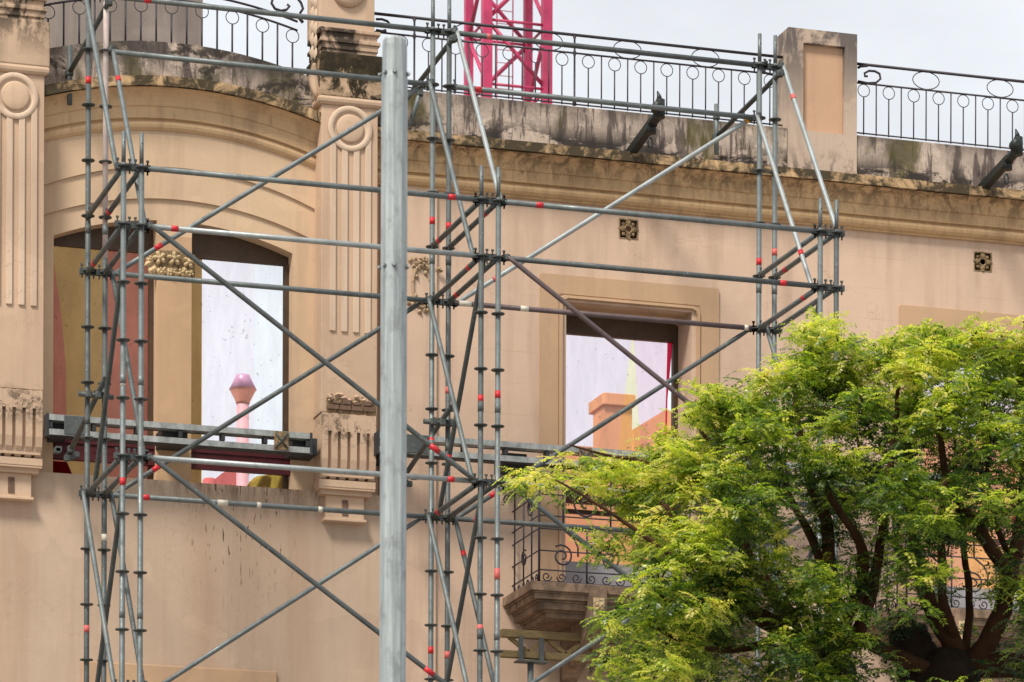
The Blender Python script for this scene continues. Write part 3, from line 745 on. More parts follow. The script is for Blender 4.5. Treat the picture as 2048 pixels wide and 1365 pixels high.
# ------------------------------------------------------------------ roof railings
Yr = YW+.08
def ring_mesh(nm, rx, rz, r_, n=26):
    o = MB().tube([(rx*math.cos(q*2*math.pi/n), 0, rz*math.sin(q*2*math.pi/n)) for q in range(n)], r_, 6, closed=True)
    me = bpy.data.meshes.new(nm); me.from_pydata(o.v, [], o.f); me.polygons.foreach_set('use_smooth', [True]*len(o.f)); me.materials.append(M['iron']); return me
RING = ring_mesh('ring', .0625, .0625, .0046); OVAL = ring_mesh('oval_ring', .145, .088, .0052)
def roof_railing(label, u0, u1, base, ring0, sp, post_at=(), oval_at=(), scrolls=(), arch=False, topfn=None):
    t = thing('roof_railing', label, 'railing', ((u0+u1)/2, Yr, base((u0+u1)/2)), 'iron railings along the parapet')
    mid = lambda u: base(u)+.515
    top = topfn or (lambda u: base(u)+.725)
    ns = np.linspace(u0, u1, 30 if arch else 2)
    MB().tube([(u, Yr, mid(u)) for u in ns], .0095, 8).build('mid_rail', M['iron'], t)
    MB().tube([(u, Yr, top(u)) for u in ns], .0145, 8).build('top_rail', M['iron'], t)
    MB().tube([(u, Yr, base(u)+.012) for u in ns], .008, 6).build('bottom_rail', M['iron'], t)
    u = ring0
    while u < u1-.03:
        if u > u0:
            link('ring', RING, (u, Yr, mid(u)-.072), t)
            MB().tube([(u, Yr, base(u)), (u, Yr, mid(u)-.133)], .0074, 6).build('short_bar', M['iron'], t)
        h = u+sp/2
        if u0 < h < u1-.03 and not any(abs(h-p) < .06 for p in post_at):
            MB().tube([(h, Yr, base(h)), (h, Yr, mid(h))], .0074, 6).build('long_bar', M['iron'], t)
        u += sp
    for p in post_at:
        MB().tube([(p, Yr, base(p)), (p, Yr, base(p)+.05), (p, Yr, base(p)+.06), (p, Yr, mid(p)-.03), (p, Yr, mid(p)), (p, Yr, mid(p)+.03), (p, Yr, top(p)-.04), (p, Yr, top(p)-.01)], [.02, .02, .010, .010, .02, .010, .010, .02], 8).build('post', M['iron'], t)
    for o in oval_at: link('oval_ring', OVAL, (o, Yr, (mid(o)+top(o))/2), t)
    for pts, r_ in scrolls: MB().tube(pts, r_, 8).build('scroll', M['iron'], t)
    return t
P_ = lambda px, py: tuple(W(px, py, Yr))
zb = lambda u: 13.895
u_r = [W(x, 118, Yr).x for x in (856, 1124, 1539)]
sp = (u_r[2]-u_r[0])/13
po = W(1149, 150, Yr).x
ov = [W(1255, 100, Yr).x+sp*3*i for i in (-1, 0, 1)]
us_ = W(1124, 118, Yr).x
z_mid = W(1124, 104, Yr).z; z_top = W(1360, 93, Yr).z
roof_railing('long black iron roof railing with rings, between the carved pilaster and the blank parapet pier', 3.06, 7.40, lambda u: z_mid-.515, us_-sp*6, sp, (po, po-sp*6), [ov[0]-sp*3]+ov, [
    ([P_(752, 39), P_(764, 39), P_(775, 43), P_(780, 50)], .012), ([P_(752, 62), P_(764, 64), P_(772, 62)], .018),
    ([P_(1545, 150), P_(1530, 146), P_(1519, 136), P_(1524, 126), P_(1535, 124)], .012)], topfn=lambda u: z_top)
ur = W(1727.5, 180, Yr).x; sp2 = (W(2025, 213, Yr).x-ur)/6
zm2 = W(1800, 175, Yr).z; zt2 = W(1900, 148, Yr).z
roof_railing('black iron roof railing with rings and curled end, right of the blank parapet pier', 8.14, 13.4, lambda u: zm2-.515, ur, sp2, (), [W(1852, 163, Yr).x+sp2*3*i for i in range(5)], [
    ([P_(x, y) for x, y in ((1716, 163), (1735, 167), (1752, 166), (1761, 158), (1759, 148), (1750, 143), (1738, 142), (1729, 147), (1730, 153), (1735, 153))], .012),
    ([P_(1716, 136), P_(1722, 133), P_(1735, 132)], .014)], topfn=lambda u: zt2)
base_a = lambda u: zpar(u)-.02
ua = W(404, 23, Yr).x; spa = (W(585, 63, Yr).x-ua)/3
zra = W(404, 23, Yr).z
off = zra+.072-base_a(ua)
_b = lambda u: base_a(u)+off-.515 if False else base_a(u)
def arch_railing():
    t = thing('roof_railing', 'curved black iron railing with rings on top of the arched bay', 'railing', (1.2, Yr, 14.05), 'iron railings along the parapet')
    u0, u1 = UL+.03, 2.40
    mid = lambda u: base_a(u)+off; ns = np.linspace(u0, u1, 34)
    MB().tube([(u, Yr, mid(u)) for u in ns], .0105, 8).build('mid_rail', M['iron'], t)
    MB().tube([(u, Yr, mid(u)+.085) for u in ns], .011, 8).build('upper_rail', M['iron'], t)
    MB().tube([(u, Yr, mid(u)+.42) for u in ns], .014, 8).build('top_rail', M['iron'], t)
    MB().tube([(u, Yr, base_a(u)+.024) for u in ns], .010, 6).build('bottom_rail', M['iron'], t)
    for i in range(-7, 5):
        u = ua+spa*i
        if u0 < u < u1:
            link('ring', RING, (u, Yr, mid(u)-.072), t)
            MB().tube([(u, Yr, base_a(u)), (u, Yr, mid(u)-.133)], .0095, 6).build('short_bar', M['iron'], t)
        h = u+spa/2
        if u0 < h < u1: MB().tube([(h, Yr, base_a(h)), (h, Yr, mid(h))], .0095, 6).build('long_bar', M['iron'], t)
    pts = [P_(x, y) for x, y in ((600, 27), (606, 18), (602, 6), (594, -4), (580, -10), (560, -12), (546, -4), (543, 7), (550, 18), (562, 22), (573, 20), (579, 13), (574, 9))]
    MB().tube(pts, .013, 8).build('scroll', M['iron'], t)
    pts = [P_(x, y) for x, y in ((552, 24), (575, 28), (598, 36), (606, 46))]
    MB().tube(pts, .016, 8).build('scroll', M['iron'], t)
arch_railing()
# ------------------------------------------------------------------ roof brackets
def bracket(px0, py0, label):
    """black box bracket sloping up and out from the parapet foot"""
    root = W(px0, py0, YW-.26)
    t = thing('hoist_bracket', label, 'bracket', tuple(root), 'black brackets on the parapet')
    d = Vector((0, -.80, .13)); e = root+d
    s = root+Vector((0, .18, -.03))
    MB().tube([s, root+d*.75], .055, 4).build('arm', M['bracket'], t)
    MB().tube([root+d*.66, root+d*1.02], .05, 8).build('head', M['bracket'], t)
    MB().tube([e+Vector((0,0,-.06)), e+Vector((0,0,.12))], [.045,.045], 8).build('pulley_block', M['bracket'], t)
    MB().lathe([(.02, -.06), (.055, -.05), (.062, 0), (.055, .05), (.02, .06)], e+Vector((-.03, -.01, .04)), 'y', 14).build('pulley', M['bracket'], t)
    MB().tube([e+Vector((-.01, 0, .11)), e+Vector((-.012, 0, .15)), e+Vector((-.03, .0, .20))], [.032, .022, .006], 8).build('upper_hook', M['bracket'], t)
    MB().lathe([(.05, -.06), (.052, .03), (.04, .04)], e+Vector((0, .26, -.07)), 'z', 10).build('collar', M['bracket'], t)
    c = e+Vector((-.01, .26, -.22))
    MB().tube([c+Vector((.022*math.cos(q*.7), 0, .05*math.sin(q*.7))) for q in range(9)], .009, 6, closed=True).build('lower_hook', M['bracket'], t)
bracket(1266, 300, 'black hoist bracket on the parapet above the first flower vent')
bracket(1970, 371, 'black hoist bracket on the parapet at the right edge of the picture')
# ------------------------------------------------------------------ things behind the facade
e = W(404, 500, 5.0)
st_ = thing('stair_tower', 'grey brown rendered tower wall behind the arched bay railing', 'building', (e.x-2.5, 5, 0))
MB().box(e.x-5.5, e.x, 5.0, 5.35, 0, 16).build('wall', M['tower'], st_)
MB().box(e.x-5.5, e.x-5.2, 5.35, 9, 0, 16).build('wall', M['tower'], st_)
MB().box(e.x-5.6, e.x+.05, 4.95, 9, 16.0, 16.15).build('roof_slab', M['tower'], st_)
# flue with a double cone cowl
fl = thing('flue', 'pink metal flue with a double cone cowl behind the arched window', 'chimney', tuple(W(485, 1100, 13))[:2]+(0,))
c = W(485, 975, 13); zf = lambda y: W(485, y, 13).z; ppm = (W(585, 900, 13).x-W(485, 900, 13).x)/100
MB().lathe([(12*ppm, 0), (12*ppm, zf(800))], (c.x, c.y, 0), 'z', 24).build('pipe', M['pinkpipe'], fl)
MB().lathe([(13.5*ppm, zf(808)), (14*ppm, zf(804)), (26*ppm, zf(780)), (26*ppm, zf(779))], (c.x, c.y, 0), 'z', 28).build('lower_cone', M['copper'], fl)
MB().lathe([(27*ppm, zf(780)), (14.5*ppm, zf(755)), (13.5*ppm, zf(751)), (11*ppm, zf(753))], (c.x, c.y, 0), 'z', 28).build('upper_cone', M['pinkmetal'], fl)
g0 = thing('rear_gable', 'rose coloured roof gable low behind the arched window', 'building', tuple(W(450, 1000, 14))[:2]+(0,))
g = MB(); q = lambda x, y: (W(x, y, 14).x, W(x, y, 14).z)
g.prism([q(418, 968), q(444, 947), q(470, 934), q(496, 927), (q(496, 927)[0], 2), (q(418, 968)[0], 2)], 14, 18); g.build('gable_wall', M['rearpink'], g0)
cw = W(422, 975, 13.6); MB().lathe([(.09, 2), (.09, W(422, 962, 13.6).z), (.07, W(422, 958, 13.6).z), (.02, W(422, 956, 13.6).z)], (cw.x-.02, 13.6, 0), 'z', 14).build('roof_vent', M['rearpink'], g0)
tp = MB(); Yt = YW+.45
vs = []; fs = []; nn_ = 14
for i in range(nn_+1):
    t_ = i/nn_; px = 492+t_*96; top = 978-50*t_**.6-5*math.sin(t_*9)
    for j in range(7):
        s_ = j/6; py = top+(990-top)*s_
        p = W(px, py, Yt+.05*math.sin(t_*14+s_*3)+.02*s_); vs.append(tuple(p))
for i in range(nn_):
    for j in range(6): fs.append((i*7+j, i*7+j+1, (i+1)*7+j+1, (i+1)*7+j))
tp.add(vs, fs, True); tpo = tp.build('tarp', M['tarp']); tag(tpo, 'mustard yellow tarp draped behind the sill of the right arched window', 'tarp')
sol = tpo.modifiers.new('thick', 'SOLIDIFY'); sol.thickness = .01
MB().box(1.3, 2.5, YW+.30, YW+.75, ZS-.35, ZS-.25).build('sill_board', M['plum'], bld)
# rear house with chimney seen through the balcony window
rh = thing('rear_house', 'orange rendered house with a gable behind the pink sheeted window', 'house', tuple(W(1300, 1000, 15))[:2]+(0,))
q = lambda x, y: (W(x, y, 15).x, W(x, y, 15).z)
g = MB(); xr = q(1400, 900)[0]
g.prism([q(1268, 858), q(1334, 818), q(1352, 832), (xr, q(1400, 850)[1]), (xr, 0), (q(1268, 858)[0], 0)], 15, 22); g.build('gable_wall', M['rear'], rh)
g = MB(); g.box(q(1100, 905)[0], q(1268, 905)[0], 15.02, 22, 0, q(1180, 893)[1]); g.build('wall', M['rear'], rh)
g = MB(); g.box(q(2020, 905)[0]-1.5, q(2020, 905)[0]+6, 15, 22, 0, q(2020, 880)[1]); g.build('wall', M['rear'], rh)
ch = thing('chimney_stack', 'square orange chimney with projecting cap behind the pink sheeted window', 'chimney', tuple(W(1236, 900, 14))[:2]+(0,))
a_, b_ = W(1208, 850, 14).x, W(1264, 850, 14).x
MB().box(a_, b_, 14, 14.45, 0, W(1236, 813, 14).z).build('shaft', M['rear'], ch)
MB().box(a_-.03, b_+.03, 13.94, 14.56, W(1236, 813, 14).z, W(1236, 787, 13.94).z).build('cap', M['rear'], ch, bevel=.01)
# ------------------------------------------------------------------ tower crane
YC = 66.0
cr0 = W(973, 200, YC); s_ = W(1093, 200, YC).x-cr0.x
crn = thing('tower_crane', 'crimson lattice tower crane mast rising behind the roof railing', 'crane', (cr0.x+s_/2, YC+s_/2, 0))
C4 = [(cr0.x, YC), (cr0.x+s_, YC), (cr0.x+s_, YC+s_), (cr0.x, YC+s_)]
for i, (x, y) in enumerate(C4):
    h = .125 if i < 2 else .105
    MB().box(x-h, x+h, y-h, y+h, 0, 52).build('leg', M['crane'], crn)
pz = W(1033, 45, YC).z; pitch = s_*1.02
levels = [pz+pitch*i for i in range(-9, 8)]
for (i, j) in ((0, 1), (1, 2), (2, 3), (3, 0)):
    A_, B_ = C4[i], C4[j]
    for n_, z in enumerate(levels):
        if z < 12 or z > 50: continue
        MB().tube([(A_[0], A_[1], z), (B_[0], B_[1], z)], .04, 6).build('strut', M['crane'], crn)
        p, q_ = (A_, B_) if n_ % 2 else (B_, A_)
        MB().tube([(p[0], p[1], z), (q_[0], q_[1], z+pitch)], .06, 6).build('lacing', M['crane'], crn)
ld = MB(); lx = cr0.x+s_*.35
ld.tube([(lx, YC+s_*.6, 10), (lx, YC+s_*.6, 50)], .02, 5); ld.tube([(lx+.45, YC+s_*.6, 10), (lx+.45, YC+s_*.6, 50)], .02, 5)
for i in range(110): ld.tube([(lx, YC+s_*.6, 12+i*.35), (lx+.45, YC+s_*.6, 12+i*.35)], .012, 4)
ld.build('ladder', M['crane'], crn)
# ------------------------------------------------------------------ steel walers on the facade
def waler(px0, px1, label, plates):
    Yb = YW-.42
    if px0 > 700: zc = 10.385
    else: zc = W(358, 868, Yb).z
    a = W(px0, 860, Yb).x; b = W(px1, 900, Yb).x
    t = thing('steel_waler', label, 'beam', ((a+b)/2, Yb, zc-.1), 'slotted steel beams clamped across the windows')
    for s in (-1, 1):
        z = zc+s*.068
        m_ = MB(); m_.box(a, b, Yb-.008, Yb, z-.027, z+.027); m_.box(a, b, Yb+.0005, Yb+.11, z+.020, z+.028); m_.box(a, b, Yb+.0005, Yb+.11, z-.028, z-.020)
        m_.build('channel', M['beamsteel'], t)
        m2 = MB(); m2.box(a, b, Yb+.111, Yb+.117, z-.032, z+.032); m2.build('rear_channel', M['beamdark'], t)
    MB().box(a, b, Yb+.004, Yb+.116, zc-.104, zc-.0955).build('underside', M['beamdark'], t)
    n = int((b-a)/.42)
    for i in range(n+1):
        x = a+.03+(b-a-.06)*i/n
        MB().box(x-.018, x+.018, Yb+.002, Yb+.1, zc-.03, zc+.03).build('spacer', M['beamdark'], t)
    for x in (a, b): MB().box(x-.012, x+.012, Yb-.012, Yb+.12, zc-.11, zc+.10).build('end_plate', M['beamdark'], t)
    for px, w_ in plates:
        x = W(px, 870, Yb).x
        pl = MB().box(x-w_/2, x+w_/2, Yb-.022, Yb-.009, zc-.085, zc+.09).build('plate', M['galv_d'] if w_ > .2 else M['vent'], t, bevel=.003)
        for s in ((-1, 1) if w_ < .2 else ()): MB().tube([(x-w_*.4, Yb-.03, zc+.07*s), (x+w_*.4, Yb-.03, zc-.07*s)], .009, 6).build('weld_cross', M['joint'], pl)
    return t
waler(95, 622, 'slotted steel beam across both arched windows', [(150, .21), (562, .14)])
waler(756, 1900, 'long slotted steel beam running right from the post behind the tree', [(838, .28), (1170, .13)])
# packing behind the walers so that they are carried by the wall
for px in (110, 350, 610, 780, 1030, 1480):
    p = W(px, 870, YW-.3)
    k = MB().box(p.x-.12, p.x+.12, YW-.305, YW-.0, 10.25, 10.40) if px not in (110,) else MB().box(p.x-.02, p.x+.12, YW-.305, YW-.0, 10.25, 10.40)
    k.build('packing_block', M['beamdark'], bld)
# ------------------------------------------------------------------ timber lattice girder and prop below the first balcony
Yg = YW-.62
a = W(1002, 1270, Yg).x; zt_ = W(1080, 1272, Yg).z; zb_ = W(1080, 1312, Yg).z; bgr = W(1420, 1300, Yg).x
gt = thing('lattice_girder', 'yellow timber lattice girder under the balcony beside the tree', 'girder', ((a+bgr)/2, Yg, zb_))
MB().box(a, bgr, Yg-.04, Yg+.04, zt_-.035, zt_+.04).build('top_chord', M['timber'], gt, bevel=.004)
MB().box(a, bgr, Yg-.04, Yg+.04, zb_-.035, zb_+.03).build('bottom_chord', M['timber'], gt, bevel=.004)
x = a+.08; k = 0
while x < bgr-.25:
    z0, z1 = (zt_-.03, zb_+.03) if k % 2 == 0 else (zb_+.03, zt_-.03)
    MB().tube([(x, Yg, z0), (x+.19, Yg, z1)], .027, 4).build('web_strut', M['timber'], gt); x += .19; k += 1
for px in (1042, 1083):
    p = W(px, 1290, Yg-.06).x
    MB().box(p-.022, p+.022, Yg-.07, Yg-.045, zb_-.06, zt_-.03).build('bracket_plate', M['galv_d'], gt)
pr = thing('steel_prop', 'grey steel prop standing under the timber girder', 'prop', (W(1061, 1330, Yg).x, Yg, .13))
px_ = W(1061, 1330, Yg).x
MB().tube([(px_, Yg, .14), (px_, Yg, 4.6)], .038, 12).build('outer_tube', M['galv_d'], pr)
MB().tube([(px_, Yg, 4.6), (px_, Yg, zb_-.075)], .03, 12).build('inner_tube', M['galv'], pr)
MB().lathe([(.05, -.04), (.055, -.03), (.055, .03), (.05, .04)], (px_, Yg, zb_-.33), 'z', 14).build('collar', M['galv_d'], pr)
MB().box(px_-.15, px_+.16, Yg-.075, Yg+.06, zb_-.075, zb_-.06).build('fork_head', M['galv_d'], pr)
MB().box(px_-.1, px_+.1, Yg-.1, Yg+.1, .13, .14).build('base_plate', M['galv_d'], pr)
# ------------------------------------------------------------------ scaffold
G_, LB, DP, Z0_ = .15786, 3.07, 1.5716, 11.9084
US = [0, G_, G_+LB, 2*G_+LB, 2*G_+2*LB, 3*G_+2*LB]
def zk(k): return Z0_+.5*k
scf = thing('scaffold', 'galvanised ring lock scaffold of two bays standing in front of the facade', 'scaffold', (3.3, -.8, .13))
def ros_mesh():
    m_ = MB().lathe([(.024, -.006), (.057, -.006), (.061, -.003), (.061, .003), (.057, .006), (.024, .006)], (0,0,0), 'z', 16, False)
    me = bpy.data.meshes.new('rosette'); me.from_pydata(m_.v, [], m_.f); me.materials.append(M['joint']); return me
ROS = ros_mesh()
def wedge_mesh():
    m_ = MB(); m_.box(.028, .075, -.022, .022, -.028, .022); m_.box(.046, .060, -.004, .004, -.062, .062); m_.box(.040, .066, -.006, .006, .052, .068)
    me = bpy.data.meshes.new('wedge_head'); me.from_pydata(m_.v, [], m_.f); me.materials.append(M['joint'])
    return me
WED = wedge_mesh()
RT = .0242
TAPES = []   # (px, py, material key) claimed by the nearest member that names it
def nearest_t(p0, p1, px, py):
    best = (1e9, 0)
    for i in range(201):
        t = i/200; p = Vector(p0).lerp(Vector(p1), t); x, y = PJ(p); d = (x-px)**2+(y-py)**2
        if d < best[0]: best = (d, t)
    return best[1]
def tapes(o, p0, p1, lst, r=RT):
    p0 = Vector(p0); p1 = Vector(p1); L_ = (p1-p0).length
    for px, py, mk_, *wd in lst:
        t = nearest_t(p0, p1, px, py); h = (wd[0] if wd else .032)/L_
        MB().tube([p0.lerp(p1, t-h), p0.lerp(p1, t+h)], r+.0018, 14).build('tape', M[mk_], o)
rb_ = random.Random(21)
# standards
STD = {}
TP = {(0,0): [(177,162,'red'), (171,1262,'red_pale')], (1,0): [(207,1075,'white')], (0,1): [(245,965,'red'), (246,763,'white')],
      (2,0): [(864,439,'red'), (862,880,'red'), (860,1302,'red')], (3,0): [(897,455,'red'), (892,780,'red_pale'), (892,1310,'red_pale')],
      (2,1): [(963,800,'red'), (960,1255,'red_pale')], (3,1): [(996,790,'red'), (993,1150,'red_pale', .05)],
      (4,0): [(1517,523,'red')], (5,0): [(1548,502,'red_pale')]}
for ui in range(6):
    for row in (0, 1):
        u, y = US[ui], -DP*row
        top = zk(4) if row == 0 else zk(0)
        if row == 0 and ui < 2: top = zk(6)
        m_ = 'galv' if (ui+row) % 3 else 'galv_d'
        if ui == 1 and row == 0:
            o = MB().tube([(u, y, .2), (u, y, zk(-.75))], RT, 16).build('standard', M['galv_d'], scf)
            MB().tube([(u, y, zk(-.75)+.002), (u, y, top+.03)], RT, 16).build('upper_tube', M['cream'], o)
        else:
            o = MB().tube([(u, y, .2), (u, y, top+.03)], RT, 16).build('standard', M[m_], scf)
        sg = MB().tube([(u, y, top+.03), (u, y, top+.30)], .0185, 12).build('spigot', M['galv'], o)
        MB().tube([(u+.0, y-.0185, top+.205), (u, y-.0195, top+.205)], .006, 8).build('pin_hole', M['hole'], o)
        MB().box(u-.075, u+.075, y-.075, y+.075, .13, .14).build('base_plate', M['galv_d'], o)
        MB().tube([(u, y, .14), (u, y, .25)], .018, 10).build('base_jack', M['galv_d'], o)
        k = 0; kk = int(round((top-Z0_)/.5))
        while zk(kk) > .4: link('rosette', ROS, (u, y, zk(kk)), o); kk -= 1
        # sleeve where tubes join
        for zj in (zk(-4)+.12, zk(0)-.16 if row == 0 else zk(-8)+.1):
            MB().tube([(u, y, zj), (u, y, zj+.09)], RT+.0028, 14).build('sleeve', M[m_], o)
        if (ui, row) in TP: tapes(o, (u, y, 7), (u, y, top), TP[(ui, row)])
        STD[(ui, row)] = o
def member(name, A, B, m_='galv', tp=(), heads=True, r=RT, inset=.055):
    A = Vector(A); B = Vector(B); d = (B-A).normalized()
    a = A+d*inset; b = B-d*inset
    o = MB().tube([a, b], r, 14).build(name, M[m_], scf)
    if heads:
        for P0, dr in ((A, d), (B, -d)): link('wedge_head', WED, P0, o, rot=(0, 0, math.atan2(dr.y, dr.x)))
    tapes(o, a, b, tp, r); return o
def ledger(bay, row, k, **kw):
    i = 1 if bay == 0 else 3; y = -DP*row
    return member('ledger', (US[i], y, zk(k)), (US[i+1], y, zk(k)), **kw)
ledger(0, 0, 4, tp=[(294,3,'red')], m_='galv'); ledger(1, 0, 4, m_='galv_d', tp=[(976,76,'red_pale',.02)])
ledger(0, 0, 3); ledger(1, 0, 3, tp=[(956,182,'red')])
ledger(0, 0, -1); ledger(1, 0, -1, m_='rusty', tp=[(1047,617,'white',.04), (930,607,'white',.06), (1493,653,'white',.02)])
ledger(0, 0, -5, tp=[(293,995,'red'), (446,1005,'white',.05), (519,1009,'white',.02), (641,1017,'white',.02)]); ledger(1, 0, -5, m_='galv_d', tp=[(952,1040,'red')])
ledger(0, 1, 0, tp=[(903,396,'red')]); ledger(1, 1, 0, tp=[(1079,412,'red')])
ledger(0, 1, -1, tp=[(349,459,'red')], m_='galv_b'); ledger(1, 1, -1, tp=[(1565,566,'red')], m_='galv_d')
ledger(0, 1, -5, tp=[(901,960,'red')], m_='galv_b'); ledger(1, 1, -5)
for k in (-9, -13, -17, -21):
    for b_ in (0, 1):
        for row in (0, 1): ledger(b_, row, k)
# transoms from the front row to the rear row
TT = {(0,0): [], (1,0): [(219,423,'red')], (0,-1): [(189,527,'red')], (2,0): [(879,481,'red')], (3,0): [(974,429,'red')], (2,-1): [(939,536,'red')], (3,-1): [(914,588,'red')],
      (5,0): [(1570,537,'red')], (4,-1): [(1607,594,'red')], (2,-5): [(878,1025,'red')]}
for ui in range(6):
    for k in (0, -1, -5, -9, -13, -17, -21):
        member('transom', (US[ui], -DP, zk(k)), (US[ui], 0, zk(k)), m_='galv_d' if ui < 4 else 'galv', tp=TT.get((ui, k), ()))
# short links inside each pair of standards
for ui in (0, 2, 4):
    for row, ks in ((0, (4, -1, -5, -9, -13, -17, -21)), (1, (0, -1, -5, -9, -13, -17, -21))):
        for k in ks:
            y = -DP*row; A = Vector((US[ui], y, zk(k))); B = Vector((US[ui+1], y, zk(k)))
            o = MB().box(A.x+.02, B.x-.02, y-.022, y+.022, zk(k)-.03, zk(k)+.022).build('pair_link', M['joint'], scf)
            link('wedge_head', WED, A, o); link('wedge_head', WED, B, o, rot=(0, 0, math.pi))
            link('wedge_head', WED, A, o, rot=(0, 0, math.pi)); link('wedge_head', WED, B, o)
# diagonal braces: flat crimped ends pinned to the rosettes
def brace(A, B, off, m_='galv', tp=(), name='diagonal_brace'):
    A = Vector(A)+Vector(off); B = Vector(B)+Vector(off); d = (B-A).normalized(); L_ = (B-A).length
    n = 1
    o = MB().tube([A, A+d*.07, A+d*.13, B-d*.13, B-d*.07, B], [.016, .02, .0225, .0225, .02, .016], 12).build(name, M[m_], scf)
    for P0 in (A, B):
        MB().lathe([(.012, -.03), (.03, -.02), (.03, .02), (.012, .03)], P0-Vector(off)*.35, 'z', 8, False).build('brace_head', M['joint'], o)
    tapes(o, A, B, tp, .0225); return o
def face_brace(bay, row, k0, k1, up, **kw):
    i = 1 if bay == 0 else 3; y = -DP*row; e_ = .075
    a, b = US[i]+e_, US[i+1]-e_
    if up: A, B = (a, y, zk(k0)), (b, y, zk(k1))
    else: A, B = (a, y, zk(k1)), (b, y, zk(k0))
    return brace(A, B, (0, -.05 if row else .05, 0), **kw)
face_brace(0, 1, -5, -1, False, m_='galv_d', tp=[(868,896,'red',.05)]); face_brace(0, 1, -9, -5, False, m_='galv_d', tp=[(860,1342,'red',.05)])
face_brace(1, 1, -5, -1, False, m_='rusty'); face_brace(1, 1, -9, -5, False, m_='galv_d')
face_brace(0, 0, -1, 3, True, tp=[(320,498,'red',.04)]); face_brace(0, 0, -5, -1, True, tp=[(312,938,'red',.04)], m_='galv_d'); face_brace(0, 0, -9, -5, True)
face_brace(1, 0, -1, 3, True, m_='galv_b', tp=[(989,555,'red_pale'), (1494,243,'yellow',.025)]); face_brace(1, 0, -5, -1, True, m_='galv_d', tp=[(985,990,'red',.04)]); face_brace(1, 0, -9, -5, True)
for b_ in (0, 1):
    for k in (-13, -17, -21): face_brace(b_, 0, k, k+4, True); face_brace(b_, 1, k, k+4, False)
def side_brace(ui, kr, kf, side, **kw):
    """in the plane of a transom, rear row level kr to front row level kf"""
    u = US[ui]
    return brace((u, -.07, zk(kr)), (u, -DP+.07, zk(kf)), (.05*side, 0, 0), name='side_brace', **kw)
side_brace(0, 4, 0, -1, m_='galv'); side_brace(1, 3, -1, 1, m_='galv', tp=[(238,160,'red')])
side_brace(3, 4, 0, 1, m_='galv_b'); side_brace(2, 3, -1, -1, m_='galv')
side_brace(5, 4, 0, 1, m_='galv_b', tp=[(1586,195,'red_pale')]); side_brace(4, 3, -1, -1, m_='galv_b', tp=[(1601,508,'red')])
for ui, sd in ((0, -1), (2, -1), (4, 1)):
    if ui != 0: side_brace(ui, -1, -5, sd)
    side_brace(ui, -5, -9, sd, m_='galv')
    side_brace(ui+1, -5, -9, 1, m_='galv_d', tp=[(928,1108,'red')] if ui == 2 else ())
    side_brace(ui, -5, -1, 1, m_='joint', tp=[(909,918,'red')] if ui == 2 else ()); side_brace(ui, -9, -5, 1, m_='joint')
side_brace(1, -1, -5, 1, m_='galv_d')
# ties from the scaffold to the facade
def coupler(p, o):
    p = Vector(p)
    MB().lathe([(.030, -.03), (.036, -.022), (.036, .022), (.030, .03)], p, 'z', 10, False).build('coupler', M['joint'], o)
    MB().box(p.x-.014, p.x+.014, p.y-.06, p.y-.02, p.z-.03, p.z+.03).build('coupler_bolt', M['joint'], o)
for (px0, px, py0, py1, uu, k, yend) in ((900, 836, 170, 256, US[3], 4, YW-.22), (1555, 1433, 209, 310, US[5], 4, YW-.2), (205, 0, 0, 0, US[1], 4, YW-.15)):
    A = Vector((uu, -.12, zk(k)-.10)); B = Vector((uu-.03, yend, zk(k)-.22 if k == 4 else zk(k)))
    o = member('tie_tube', A, B, 'joint', heads=False, inset=-.06)
    coupler(A, o); coupler(B, o)
    if px:
        p1 = W(px, py0, yend-.05); p2 = W(px, py1, yend-.05)
        if px == 836: p1 = W(846, 165, yend-.05); p2 = W(820, 252, yend-.05)
        o2 = MB().tube([p1, p2], RT, 14).build('tie_post', M['galv'], scf); coupler(p1.lerp(p2, .25), o2)
    else:
        o2 = MB().tube([(B.x, yend-.05, B.z+.25), (B.x, yend-.05, B.z-.3)], RT, 14).build('tie_post', M['galv_d'], scf); coupler((B.x, yend-.05, B.z), o2)
for ui, (py_,) in ((0, (793,)), (2, (848,))):
    z = W(190 if ui == 0 else 880, py_, 0).z
    A = Vector((US[ui]-.09, -.0-.05, z)); B = Vector((US[ui+1]+.07, -.05, z-.01))
    o = member('tie_tube', A, B, 'joint', heads=False, inset=0)
    for xx in (US[ui], US[ui+1], (US[ui]+US[ui+1])/2+.01): coupler((xx, -.05, z), o)
    A = Vector(((US[ui]+US[ui+1])/2+.02, -.30, z+.09)); B = Vector((A.x-.02, YW-.50, z-.24))
    o = member('tie_tube', A, B, 'joint', heads=False, inset=0); coupler(A.lerp(B, .2), o); coupler(A.lerp(B, .95), o)
    MB().tube([A, A-Vector((0, .004, -.001))], .017, 12).build('tube_mouth', M['hole'], o)
    B2 = B+Vector((.02, -.06, -.05)); o = MB().tube([B+Vector((0, .10, 0)), B2], .024, 12).build('tie_clamp', M['joint'], scf)
    for i in range(5):
        c = B+Vector((rb_.uniform(-.16, .12), .02, rb_.uniform(-.08, .06))); MB().box(c.x-.03, c.x+.03, c.y-.03, c.y+.03, c.z-.025, c.z+.025).build('clamp_block', M['joint'], o, bevel=.004)
